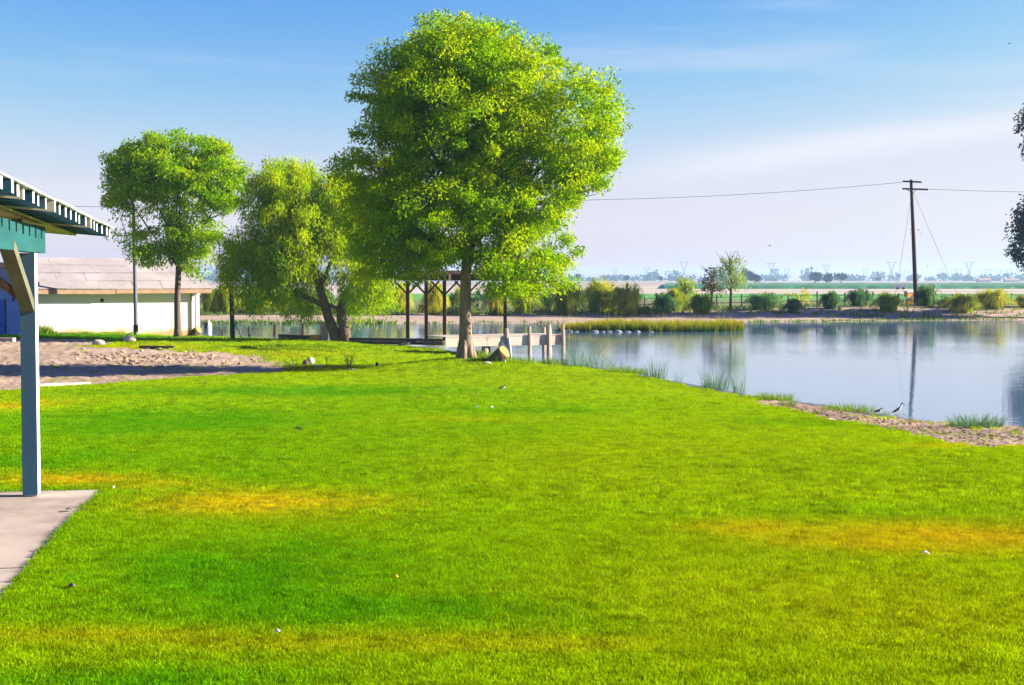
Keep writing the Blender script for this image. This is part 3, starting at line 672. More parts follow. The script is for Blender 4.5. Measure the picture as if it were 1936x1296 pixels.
for k in range(11):
    t_ = .2 + k * .86; eb = MB(); a_ = Vector(slope(t_, .01)) + Vector((0, 0, -.08)); b2 = Vector(slope(t_, .14)) + Vector((0, 0, -.08)); eb.bar(a_, b2, .05, .12); eb.build('rafter_tail', M['fascia'], sh)
vt = MB(); c = A - wv * 5.4 + Vector((0, 0, 2.05 + .0)); vt.tube([Vector(wp(5.35, .02, .93)), Vector(wp(5.35, -.035, .93))], .10, 12); vt.build('vent_pipe', M['dark_metal'], sh)
dp = MB(); dp.tube([wp(.42, -.05, EAVE - .1), wp(.42, -.05, -.95)], .045, 8); dp.build('downpipe', M['fascia'], sh)
tb_ = MB(); tb_.box(wp(.06, -.012, .25), (.2, .03, 2.45), Matrix.Rotation(R(27), 3, 'Z')); tb_.build('corner_trim', M['white_paint'], sh)

# ---- second building at the left edge, its front in shade
B0 = Vector(P(38, 632, 73.8)); B0.z = -.95
lw = thing('outbuilding', 'low blue shaded outbuilding with plain door, behind the patio post', 'building', tuple(B0))
w2 = Vector((math.cos(R(-14)), math.sin(R(-14)), 0)); b2v = Vector((-w2.y, w2.x, 0))
def lp(t, b_, z): v = B0 - w2 * t + b2v * b_; return (v.x, v.y, z)
def lbox(t0, t1, b0, b1, z0, z1): 
    m_ = MB(); vs = [lp(t0, b0, z0), lp(t1, b0, z0), lp(t1, b1, z0), lp(t0, b1, z0), lp(t0, b0, z1), lp(t1, b0, z1), lp(t1, b1, z1), lp(t0, b1, z1)]
    return m_.add(vs, [(0, 1, 2, 3), (7, 6, 5, 4), (0, 4, 5, 1), (1, 5, 6, 2), (2, 6, 7, 3), (3, 7, 4, 0)])
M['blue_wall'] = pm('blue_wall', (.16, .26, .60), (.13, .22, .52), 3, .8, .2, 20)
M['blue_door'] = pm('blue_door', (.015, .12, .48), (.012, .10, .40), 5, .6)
lbox(0, 8, 0, 1.5, -1.1, 1.84).build('wall', M['blue_wall'], lw)
lbox(.88, 1.55, -.03, .05, -.9, 1.02).build('door', M['blue_door'], lw)
lbox(.80, .87, -.05, .04, -.9, 1.08).build('door_frame', M['dark_wood'], lw)
lbox(.30, .42, -.03, .04, .95, 1.35).build('wall_vent', M['dark_metal'], lw)
rf = MB(); vs = [lp(-.02, -.4, 1.78), lp(8.4, -.4, 1.78), lp(8.4, .75, 2.62), lp(-.02, .75, 2.62), lp(8.4, 1.85, 1.78), lp(-.02, 1.85, 1.78)]
vs += [(x, y, z + .1) for x, y, z in vs]
rf.add(vs, [(3, 2, 1, 0), (5, 4, 2, 3), (6, 7, 8, 9), (9, 8, 10, 11), (0, 1, 7, 6), (1, 2, 8, 7), (2, 4, 10, 8), (4, 5, 11, 10), (5, 3, 9, 11), (3, 0, 6, 9)])
rf.build('roof', M['roofpanel'], lw)
lbox(-.05, 8.45, .66, .84, 2.70, 2.98).build('ridge_board', M['fascia'], lw)

# ---- patio cover
O = Vector(P(60, 940, 14.36)); O.z = -.10
pc = thing('patio_cover', 'open timber patio cover on a single blue grey post at the left edge', 'patio cover', tuple(O))
def pu(u, v, z): q = O + SL_U * u + SL_V * v; return Vector((q.x, q.y, z))
def zr(u, v): return 2.61 + .09 * (.4 - v) - .028 * (u - 2.81)      # underside of the rafters
def pbox(u0, u1, v0, v1, z0, z1, name, mat, zf=None, sunlit_end=False):
    m_ = MB(); f = zf or (lambda u, v: 0)
    vs = [pu(u, v, z + f(u, v)) for z in (z0, z1) for u, v in ((u0, v0), (u0, v1), (u1, v1), (u1, v0))]
    m_.add(vs, [(0, 1, 2, 3), (7, 6, 5, 4), (4, 5, 1, 0), (5, 6, 2, 1), (6, 7, 3, 2), (7, 4, 0, 3)])
    if sunlit_end: m_.m = [0, 0, 0, 1, 0, 0]; mat = [mat, M['white_paint']]      # sunlight on the face towards the lawn, put into the colour as white
    return m_.build(name, mat, pc)
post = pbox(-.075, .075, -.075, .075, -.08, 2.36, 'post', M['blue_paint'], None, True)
pbox(-.045, .045, -.06, .06, -.10, -.08, 'post_base', M['metal'])
for z_ in (.0, .12):
    bl = MB(); bl.tube([pu(-.072, .0, z_), pu(-.088, .0, z_)], .014, 8); bl.build('bolt', M['metal'], post)
beam = pbox(-6.0, .66, -.06, .06, 2.37, 2.65, 'beam', M['teal_paint'])
for u_, z_ in ((.5, 2.45), (.5, 2.56), (-.2, 2.53), (-1.1, 2.5), (-1.15, 2.6)):
    bl = MB(); bl.tube([pu(u_, .058, z_), pu(u_, .07, z_)], .012, 8); bl.build('nail_head', M['dark_metal'], beam)
kb = MB(); kb.bar(pu(-1.05, 0, 2.42), pu(-.03, 0, 1.80), .13, .10, up=(0, 0, 1)); kbo = kb.build('knee_brace', M['bare_wood'], pc)
kb = MB(); kb.tube([pu(-.12, .0, 1.86), pu(-.155, .0, 1.835)], .022, 10); kb.build('bolt', M['dark_metal'], kbo)
kb = MB(); kb.bar(pu(0, -1.15, 2.72), pu(0, -.05, 1.90), .07, .13, up=SL_U); kb.build('knee_brace', M['dark_wood'], pc)
pbox(-.06, .06, -4.5, -.065, 2.66, 2.70, 'cross_plate', M['dark_wood'])
for k in range(27):
    u_ = 2.74 - k * .335; ve = .46 + random.uniform(-.02, .02); w_ = random.choice((.02, .02, .028))
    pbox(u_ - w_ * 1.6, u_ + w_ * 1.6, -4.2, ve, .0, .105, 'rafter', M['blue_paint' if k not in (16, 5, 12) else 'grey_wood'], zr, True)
for k in range(11):
    v0 = .07 - (k + 1) * .152
    pbox(-7.5, 2.80 - random.uniform(0, .03), v0, v0 + .146, -.022, -.002, 'soffit_board', M['soffit'], zr)
for k in range(9):
    u1 = 2.84 - k * 1.02; pbox(u1 - 1.012, u1, -4.3, .49 + random.uniform(-.015, .015), .107, .118 + random.uniform(0, .006), 'roof_sheet', M['white_paint'], zr)

# ---- concrete slab
def slab(u0, u1, v0, v1, name):
    m_ = MB(); vs = []
    for z in (-.24, -.10):
        for u, v in ((u0, v0), (u0, v1), (u1, v1), (u1, v0)):
            q = SL_C + SL_U * u + SL_V * v; vs.append((q.x, q.y, z))
    m_.add(vs, [(0, 1, 2, 3), (7, 6, 5, 4), (4, 5, 1, 0), (5, 6, 2, 1), (6, 7, 3, 2), (7, 4, 0, 3)]); return m_
patio = slab(-4.02, .03, -9, .10, 'patio').build('patio_paving', M['concrete']); tag(patio, kind='structure')
p2 = slab(-9.5, -4.06, -9, .10, 'patio').build('paving_slab', M['concrete'], None); p2.parent = patio

# ---- timber edging, boardwalk, dock and arbour
def timber_wall(pa, pb_, h, name, label, n):
    a = Vector(pa); b_ = Vector(pb_); r_ = thing(name, label, 'retaining wall', tuple(a))
    for k in range(n):
        m_ = MB(); z0 = h / n * k + h / n / 2; m_.bar(a + Vector((0, 0, z0)), b_ + Vector((0, 0, z0)), .16 + .01 * k, h / n - .012); m_.build('timber', M['timber'], r_)
    return r_
def q3(px, py, Y): return Vector(P(px, py, Y))
e1a, e1b = q3(528, 643, 73.5), q3(604, 646, 72.2)
timber_wall(e1a, e1b, .30, 'timber_edging', 'short low timber edging wall left of the willow trunks', 2)
e2a, e2b = q3(662, 650, 70.5), q3(840, 653.5, 63.5)
timber_wall(e2a, e2b, .30, 'timber_edging', 'long low dark timber edging wall between willow and big tree', 2)
pk = thing('timber_bollard', 'upright weathered wooden post end beside the willow trunk', 'post', tuple(q3(612, 645, 71.2)))
m_ = MB(); c_ = q3(613, 645, 71.2); m_.box(c_ + Vector((0, 0, .45)), (.34, .25, 1.0), Matrix.Rotation(R(15), 3, 'Z')); m_.build('post', M['grey_post'], pk)
m_ = MB(); m_.box(c_ + Vector((-.45, .0, .16)), (.5, .22, .3)); m_.build('block', M['cut'], pk)
rp = thing('ramp_board', 'sloping plank ramp leaning on the timber edging', 'ramp', tuple(q3(775, 651, 64.8)))
m_ = MB(); m_.bar(q3(762, 652, 64.9), q3(793, 640, 66.2), .55, .05, up=(0, .3, 1)); m_.build('plank', M['timber'], rp)

DZ = -.33
dk = thing('dock', 'weathered wooden dock with pale side boards reaching over the pond', 'dock', tuple(q3(840, 640, 60)))
dA, dB = q3(842, 637, 58.9), q3(1066, 637, 61.3); dA.z = dB.z = DZ
dn = Vector((-(dB - dA).y, (dB - dA).x, 0)).normalized(); dd = (dB - dA).normalized(); DL = (dB - dA).length
for i, (s0, s1) in enumerate(((0, .34), (.343, .70), (.703, 1.0))):
    m_ = MB(); m_.bar(dA + dd * DL * s0 + Vector((0, 0, -.20)), dA + dd * DL * s1 + Vector((0, 0, -.20)), .05, .37 + .01 * i); m_.build('side_board', M['grey_wood'], dk)
m_ = MB(); m_.bar(dB + dd * .03 + Vector((0, 0, -.2)), dB + dd * .03 + dn * 2.0 + Vector((0, 0, -.2)), .05, .36); m_.build('side_board', M['grey_wood'], dk)
nb = 36
for k in range(nb):
    m_ = MB(); c0 = dA + dd * (DL * (k + .5) / nb) + dn * .02; m_.bar(c0 - dn * .06 + Vector((0, 0, .018)), c0 + dn * 2.0 + Vector((0, 0, .018)), DL / nb - .012, .035); m_.build('deck_plank', M['grey_wood'], dk)
for s, off, top, w_ in ((.505, -.06, .35, .12), (.695, -.07, .42, .12), (.86, -.08, .45, .15), (.93, .6, .5, .13), (.985, -.08, .5, .12), (1.0, 1.9, .3, .13), (.17, .1, -.4, .14), (.34, .2, -.4, .2), (.5, 1.8, -.04, .12)):
    c0 = dA + dd * DL * s + dn * off; m_ = MB(); m_.tube([(c0.x, c0.y, -2.0), (c0.x + .02, c0.y, -.6), (c0.x + random.uniform(-.02, .02), c0.y, DZ + top)], [w_ * .75, w_ * .72, w_ * .62], 8, rough=.06)
    m_.build('piling', M['grey_post'], dk)
m_ = MB(); c0 = dA + dd * DL * .505 - dn * .1; m_.bar(c0 + Vector((-.25, 0, -.25)), c0 + Vector((.12, -.1, -.75)), .05, .14); m_.bar(c0 + Vector((.05, -.02, -.05)), c0 + Vector((.16, -.1, -.95)), .04, .10); m_.build('brace', M['white_paint'], dk)

ab = thing('arbour', 'dark timber arbour with braced posts standing on the boardwalk by the dock', 'arbour', tuple(q3(840, 640, 61.5)))
apx = [(771, 64.3, 640), (806, 63.0, 642), (840.5, 61.2, 644), (955, 60.5, 645), (884, 65.5, 640)]
tops = []
for px, Y, py in apx:
    b_ = q3(px, py, Y); t_ = q3(px, 531, Y); t_.x = b_.x; b_.z = min(b_.z, -.4); tops.append(t_)
    m_ = MB(); m_.bar(b_, t_, .15, .15, up=(0, 1, 0)); p_ = m_.build('post', M['dark_wood'], ab)
    for sg in (-1, 1):
        m_ = MB(); m_.bar(t_ + Vector((0, 0, -.62)), t_ + Vector((sg * .58, 0, -.02)), .08, .10, up=(0, 1, 0)); m_.build('brace', M['dark_wood'], ab)
zt = max(v.z for v in tops)
def abeam(a, b_, n='beam'):
    m_ = MB(); d_ = (b_ - a).normalized() * .5; a2 = Vector((a.x, a.y, zt + .14)) - d_; b2_ = Vector((b_.x, b_.y, zt + .14)) + d_; m_.bar(a2, b2_, .12, .27); m_.build(n, M['dark_wood'], ab)
abeam(tops[0], tops[2]); abeam(tops[2], tops[3]); abeam(tops[0], tops[4]); 
for k in range(9):
    s = k / 8; a = tops[0].lerp(tops[2], s); b_ = a + Vector((4.2, 1.2, 0)); m_ = MB(); m_.bar(Vector((a.x - .3, a.y, zt + .36)), Vector((b_.x, b_.y, zt + .36)), .05, .15); m_.build('rafter', M['dark_wood'], ab)

# ---- pilings and a float in the water at the left
for i, (px, py, h, lab) in enumerate(((421, 634, .32, 'thin leftmost wooden stake standing in the pond'), (471, 634, .5, 'wooden stake in the pond right of the green lamp post'), (520, 634, .62, 'tall wooden stake in the pond behind the timber edging end'), (573, 633, .64, 'thickest wooden stake in the pond behind short timber edging'))):
    x, y = onwater(px, py + .5); m_ = MB(); m_.tube([(x, y, -1.9), (x, y, WATER + h * .6), (x + .02, y, WATER + h)], [.11, .10, .09] if i > 1 else [.075, .07, .065], 8, rough=.05)
    tag(m_.build('mooring_stake', M['dark_wood']), lab, 'stake', 'stakes standing in the pond')
x, y = onwater(395, 621); m_ = MB(); m_.tube([(x, y, WATER - .2), (x, y, WATER - .1), (x, y, WATER + .22), (x, y, WATER + .36), (x, y, WATER + .5)], [.16, .19, .19, .14, .02], 12)
fl = tag(m_.build('float_buoy', M['white_feather']), 'white and dark float buoy on the pond beside the white building', 'buoy')
m_ = MB(); m_.tube([(x - .13, y - .05, WATER - .1), (x - .13, y - .05, WATER + .36)], .13, 10); m_.build('fender', M['black'], fl)

# ---- poles
bx = G(257, 631); LPY = 76.6; b_ = Vector(at(256, LPY))
lpt = thing('lamp_post', 'tall grey steel lamp pole rising through the left tree', 'lamp post', tuple(b_))
topz = P(250, 279, LPY)[2]
m_ = MB(); m_.tube([b_, (b_.x - .03, b_.y, 3), (b_.x - .1, b_.y, topz)], [.12, .10, .075], 10); m_.build('pole', M['grey_pole'], lpt)
m_ = MB(); a_ = Vector((b_.x - .1, b_.y, topz - .04)); m_.bar(a_, a_ + Vector((-.62, 0, 0)), .06, .06); m_.bar(a_ + Vector((-.62, 0, .03)), a_ + Vector((-.62, 0, -.55)), .07, .07); m_.build('lamp_arm', M['dark_metal'], lpt)
m_ = MB(); m_.box(b_ + Vector((.03, -.14, .36)), (.24, .16, .36)); m_.build('switch_box', M['dark_metal'], lpt)
m_ = MB(); m_.tube([b_ + Vector((0, -.15, .18)), b_ + Vector((-.3, -.2, .06)), b_ + Vector((-.6, -.2, .0))], .025, 6); m_.build('cable', M['grey_pole'], lpt)

gp = Vector(at(439, 72.0)); gpt = thing('lamp_post', 'short dark green lamp post between the building and the willow', 'lamp post', tuple(gp))
tz = P(437, 546, 72)[2]
m_ = MB(); m_.tube([gp, (gp.x - .06, gp.y, tz)], [.125, .11], 10); m_.build('pole', M['green_post'], gpt)
m_ = MB(); m_.tube([(gp.x, gp.y, tz - .12), (gp.x + .2, gp.y, tz - .1), (gp.x + .36, gp.y, tz - .18), (gp.x + .38, gp.y, tz - .3)], .022, 6); m_.build('bracket', M['dark_metal'], gpt)
m_ = MB(); m_.tube([(gp.x + .38, gp.y, tz - .28), (gp.x + .38, gp.y, tz - .34), (gp.x + .38, gp.y, tz - .44)], [.03, .12, .10], 10); m_.build('lamp_shade', M['dark_metal'], gpt)
m_ = MB(); m_.tube([(gp.x + .1, gp.y, gp.z + .75), (gp.x + .3, gp.y - .1, gp.z + .5), (gp.x + .42, gp.y - .1, gp.z + .15), (gp.x + .6, gp.y - .1, gp.z + .02)], .02, 6); m_.build('cable', M['dark_metal'], gpt)

# ================================================================ TREES
# big ash
Yt = TREE_Y; zb = float(H(TREE_X, TREE_Y)) - .03
k = Yt / F
tp = [(TREE_X, Yt, zb - .15), (TREE_X + .01, Yt, zb + .15), (TREE_X + .02, Yt, zb + .7), (P(880, 600, Yt)[0], Yt, P(880, 600, Yt)[2]), tuple(P(881, 520, Yt)), tuple(P(886, 470, Yt)), tuple(P(893, 400, Yt))]
tr = [.36, .29, .235, .195, .18, .165, .12]
ash_lobes = lobes_px([(880, 190, 180, 150, 0, 3.4, 1.3), (960, 135, 105, 100, .3, 2.8, 1), (860, 105, 105, 75, -.4, 2.6, .9), (760, 185, 88, 100, -.2, 2.6, 1), (1085, 235, 92, 125, .2, 2.6, 1), (1100, 300, 70, 75, -.5, 2.2, .7),
                      (720, 330, 85, 95, .3, 2.6, 1), (800, 400, 120, 100, -.8, 2.8, 1), (960, 350, 140, 110, -.8, 2.8, 1), (890, 290, 190, 130, .8, 3, 1), (1020, 450, 74, 80, -.4, 2.1, .8), (1000, 515, 90, 52, -.5, 2.1, .8), (730, 455, 78, 80, 0, 2.2, .8),
                      (800, 490, 80, 46, .4, 2.1, .6), (950, 460, 80, 70, -1.2, 2.0, .7), (680, 315, 42, 45, 0, 1.5, .3), (745, 505, 55, 34, .2, 1.8, .5), (825, 480, 50, 36, -.6, 1.8, .5), (700, 400, 55, 60, .2, 1.8, .5), (925, 520, 55, 34, .6, 1.6, .4), (1010, 545, 55, 22, 0, 1.5, .3), (1120, 350, 36, 38, 0, 1.3, .3)], Yt)
ash = thing('shade_tree', 'largest tree, tall broad leafy ash on the lawn near the dock', 'tree', (TREE_X, Yt, zb))
mb = MB(); mb.tube(tp, tr, 16, rough=.06)
for a_ in (.2, 1.3, 2.6, 3.6, 4.6, 5.5):              # root flare
    mb.tube([(TREE_X + .17 * math.cos(a_), Yt + .17 * math.sin(a_), zb + .75), (TREE_X + .28 * math.cos(a_), Yt + .28 * math.sin(a_), zb + .18), (TREE_X + .42 * math.cos(a_), Yt + .42 * math.sin(a_), zb - .12)], [.08, .10, .05], 7, rough=.05)
fork = [Vector(p) for p in (P(886, 470, Yt), P(890, 430, Yt), P(884, 490, Yt), P(893, 400, Yt))]
for i, l in enumerate(ash_lobes):
    pts_, _ = limb(mb, fork[i % 4], l[0], random.uniform(.09, .14), .025, .10, 8, 8)
    for kk in range(6):
        v = np.random.default_rng(100 + i * 9 + kk).normal(0, 1, 3); v /= np.linalg.norm(v); limb(mb, pts_[3 + kk % 5], l[0] + v * l[1] * .8, .045, .008, .15, 5, 5)
mb.build('trunk', M['bark'], ash, smooth_=True)
crown_obj(ash, ash_lobes, M['leaf_ash'], 1650, 135, .31, .13, .40, .55, 11, 2.8, .08)

# left tree
Yl = 74.5; bl_ = Vector(at(335, Yl)); 
lt_l = lobes_px([(335, 305, 105, 58, 0, 2.6, 1.2), (255, 335, 58, 62, 0, 2.0, .9), (405, 335, 62, 58, .2, 2.1, 1), (230, 385, 36, 48, 0, 1.5, .5), (428, 365, 34, 42, 0, 1.5, .5), (330, 365, 110, 50, .8, 2.2, .6), (300, 330, 95, 45, -.6, 2.0, .8),
                 (325, 455, 70, 42, -.2, 1.9, .9), (275, 470, 42, 40, 0, 1.5, .5), (380, 455, 42, 42, 0, 1.5, .5), (325, 490, 52, 28, -.3, 1.3, .5), (240, 430, 26, 34, 0, 1.1, .3), (365, 500, 24, 22, -.2, .9, .2)], Yl)
ltr = thing('round_tree', 'round crowned leafy tree beside the white building, grey lamp pole in front', 'tree', tuple(bl_))
mb = MB(); tps = [bl_ + Vector((0, 0, -.1)), bl_ + Vector((0, 0, .4)), Vector(P(335, 575, Yl)), Vector(P(338, 505, Yl)), Vector(P(336, 470, Yl))]
mb.tube(tps, [.26, .185, .165, .15, .13], 12, rough=.05)
for i, (a_, b2_) in enumerate((((338, 505), (285, 440)), ((338, 500), (318, 380)), ((337, 480), (340, 340)), ((337, 490), (365, 400)), ((338, 505), (410, 390)), ((318, 430), (270, 350)), ((340, 440), (335, 300)), ((352, 440), (400, 330)), ((285, 440), (240, 380)), ((338, 515), (372, 500)), ((380, 420), (440, 400)))):
    limb(mb, P(a_[0], a_[1], Yl), P(b2_[0], b2_[1], Yl + random.uniform(-.8, .8)), .085 if i < 5 else .05, .02, .06, 7, 7)
for i, l in enumerate(lt_l):
    for kk in range(4):
        v = np.random.default_rng(300 + i * 9 + kk).normal(0, 1, 3); v /= np.linalg.norm(v); limb(mb, l[0] - np.array([0, 0, l[1][2] * .5]), l[0] + v * l[1] * .8, .03, .008, .15, 5, 4)
mb.build('trunk', M['bark_dark'], ltr, smooth_=True)
crown_obj(ltr, lt_l, M['leaf_left'], 440, 150, .38, .175, .38, .7, 21, 3.0, .08)

# willow with a forked trunk
Yw = 71.0; bw = Vector(P(640, 644, Yw))
wl_l = lobes_px([(540, 335, 62, 45, 0, 2.2, .8), (590, 385, 95, 70, .2, 2.8, 1.1), (500, 380, 55, 50, 0, 2, .6), (480, 455, 62, 40, 0, 2.0, .8), (460, 500, 44, 50, 0, 1.7, .6), (540, 480, 60, 50, -.6, 2.0, .8), (520, 530, 60, 32, -.3, 1.8, .6), (640, 400, 70, 75, .6, 2.5, .8),
                 (600, 450, 60, 50, -1.2, 1.8, .7), (690, 500, 55, 70, -.2, 2.0, .8), (720, 540, 34, 50, -.3, 1.5, .5), (660, 560, 34, 34, .8, 1.3, .3), (560, 560, 40, 26, .4, 1.4, .3), (650, 330, 34, 30, .6, 1.6, .3), (440, 480, 26, 45, 0, 1.2, .3), (490, 545, 45, 26, 0, 1.5, .4), (430, 520, 16, 40, 0, .9, .2), (690, 430, 45, 60, .3, 1.8, .5), (600, 520, 34, 34, 1.2, 1.3, .3)], Yw)
wt = thing('willow_tree', 'weeping willow with two forked leaning trunks at the water edge', 'tree', tuple(bw))
mb = MB()
pth = lambda L, Y=Yw: [tuple(P(a, b2_, Y + (c3 if len(q_) > 2 else 0))) for q_ in L for a, b2_, c3 in [(q_[0], q_[1], q_[2] if len(q_) > 2 else 0)]]
mb.tube(pth([(640, 650), (632, 628), (621, 600), (614, 575), (606, 548), (597, 520), (588, 480), (570, 420)]), [.38, .27, .235, .215, .20, .17, .13, .06], 12, rough=.06)
mb.tube(pth([(652, 650), (652, 625), (646, 600), (646, 578), (652, 558), (664, 540), (682, 522), (700, 490), (720, 450)]), [.36, .28, .24, .21, .19, .165, .14, .1, .05], 12, rough=.06)
mb.tube(pth([(616, 580), (600, 572), (580, 562), (560, 556), (535, 548), (505, 530)]), [.15, .14, .13, .12, .10, .05], 9, rough=.05)
mb.tube(pth([(648, 590), (636, 583), (624, 578), (612, 574)]), [.12, .11, .1, .1], 8)
mb.tube(pth([(604, 545), (620, 510), (640, 460), (650, 400)]), [.12, .1, .08, .04], 8)
mb.tube(pth([(598, 522), (575, 505), (545, 470), (520, 420)]), [.1, .09, .07, .03], 8)
for i, l in enumerate(wl_l):
    for kk in range(5):
        v = np.random.default_rng(500 + i * 9 + kk).normal(0, 1, 3); v /= np.linalg.norm(v); limb(mb, l[0] + np.array([0, 0, .2]), l[0] + v * l[1] * .9, .03, .008, .15, 5, 4)
mb.build('trunk', M['bark_dark'], wt, smooth_=True)
crown_obj(wt, wl_l, M['leaf_willow'], 820, 130, .30, .19, .26, 1.6, 31, 2.8, .42)

# dark gum at the right edge and its neighbours just outside the picture, whose shade lies on the far bank
def gum(px, Y, lst, label, seed, n=650):
    b0 = at(px, Y); L = lobes_px(lst, Y); r_ = thing('gum_tree', label, 'tree', b0, 'gum trees on the right bank'); m_ = MB()
    m_.tube([b0, tuple(P(px, 480, Y)), tuple(P(px, 380, Y)), tuple(P(px + 4, 250, Y))], [.4, .3, .24, .1], 10, rough=.05)
    for i, l in enumerate(L):
        limb(m_, P(px, 500 - i * 22, Y), l[0], .1, .02, .1, 6, 5)
    m_.build('trunk', M['bark_dark'], r_, smooth_=True); crown_obj(r_, L, M['leaf_gum'], n, 42, .42, .30, .4, .9, seed, 2.2, .2)
gum(1990, 113, [(1985, 245, 55, 80, 0, 2.5, 1), (1975, 400, 52, 55, 0, 2.4, 1), (1960, 450, 48, 60, 0, 2.2, 1), (2010, 330, 60, 60, 0, 2.4, 1), (2000, 480, 60, 50, 0, 2.2, 1)], 'dark blue green gum tree cut off by the right edge', 41)
gum(2120, 125, [(2120, 300, 70, 90, 0, 3, 1), (2105, 420, 60, 70, 0, 2.5, 1), (2150, 400, 60, 70, 0, 2.5, 1)], 'tall dark gum tree standing on the bank just past the right edge', 43, 450)

# small far-bank trees
def small_tree(px, py, Y, hpx, wpx, mat, label, seed, n=160, per=16, bark='bark_dark', lsize=.22, csize=.28, shell=1.6, name='sapling'):
    b0 = Vector(P(px, py, Y)); b0.z = float(H(b0.x, b0.y)); kk = Y / F; h = hpx * kk; w_ = wpx * kk
    r_ = thing(name, label, 'tree', tuple(b0)); m_ = MB(); rr_ = np.random.default_rng(seed)
    m_.tube([b0 + Vector((0, 0, -.1)), b0 + Vector((.05, 0, h * .3)), b0 + Vector((.0, 0, h * .85))], [.035 * h ** .9, .026 * h ** .9, .008], 7)
    for i in range(16):
        z0 = h * (.28 + .5 * rr_.random()); a_ = rr_.uniform(0, 6.28); e_ = b0 + Vector((math.cos(a_) * w_ * .5 * rr_.uniform(.5, 1), math.sin(a_) * w_ * .5 * rr_.uniform(.5, 1), min(h, z0 + h * rr_.uniform(.15, .4))))
        limb(m_, b0 + Vector((0, 0, z0)), e_, .02 * h ** .7, .006, .12, 5, 4)
    m_.build('trunk', M[bark], r_, smooth_=True)
    c_ = np.array(b0); L = [(c_ + np.array([0, 0, h * .64]), np.array([w_ * .42, w_ * .42, h * .30]), 1), (c_ + np.array([w_ * .12, 0, h * .45]), np.array([w_ * .5, w_ * .45, h * .16]), .7), (c_ + np.array([-.05 * w_, 0, h * .85]), np.array([w_ * .2, w_ * .2, h * .15]), .4)]
    crown_obj(r_, L, mat, n, per, csize, lsize, .4, .3, seed, shell)
    return r_
small_tree(1381, 585, 117, 112, 76, M['leaf_pale'], 'pale airy young tree on the far bank right of the reed island', 51, 230, 15, lsize=.17, csize=.2)
small_tree(1294, 584, 121, 62, 42, M['leaf_willow'], 'small yellowish sapling on the far bank behind reed island', 52, 60, 16)
small_tree(1345, 584, 120, 82, 44, M['drytwig'], 'brown half bare sapling left of the pale young tree', 53, 70, 12)
small_tree(97, 560, 150, 92, 46, M['leaf_pale'], 'small tree top showing over the white building roof', 54, 200, 20, name='roadside_tree')

# ================================================================ FAR BANK
def pampas(px, py, Y, wpx, hpx, label, dark=False, yellow=.5, plumes=0, seed=0):
    x = XY(px, Y); kk = Y / F; h = hpx * kk * 1.05; w_ = wpx * kk
    b0 = (x, Y, float(H(x, Y)) - .05)
    V, Fq, T = fountain(b0, 760, h, w_ * .62, .026, seed + 700, (0, .3 + yellow * .65), .15 * yellow)
    o = bulk('pampas_grass', V, Fq, M['pampas_dark' if dark else 'pampas'], fattrs={'tint': T})
    tag(o, label, 'grass clump', 'pampas grass clumps on the far bank')
    o.location = (0, 0, 0); return o
def bush(px, py, Y, wpx, hpx, mat, label, seed, n=60, per=26, name='bush', cat='bush'):
    x = XY(px, Y); kk = Y / F; h = hpx * kk; w_ = wpx * kk; z0 = float(H(x, Y)); c_ = np.array([x, Y, z0])
    r_ = thing(name, label, cat, tuple(c_)); m_ = MB()
    for i in range(6):
        a_ = random.uniform(0, 6.28); limb(m_, c_ + np.array([0, 0, -.05]), c_ + np.array([math.cos(a_) * w_ * .3, math.sin(a_) * w_ * .3, h * .7]), .03, .008, .1, 5, 4)
    m_.build('stem', M['bark_dark'], r_)
    L = [(c_ + np.array([w_ * .25 * dx, 0, h * (.45 + .1 * dz)]), np.array([w_ * .30, w_ * .30, h * .45]), 1) for dx, dz in ((-1, -1), (0, 1), (1, 0))]
    crown_obj(r_, L, mat, n, per, .16, .20, .34, .4, seed, 2.0, name='foliage'); return r_
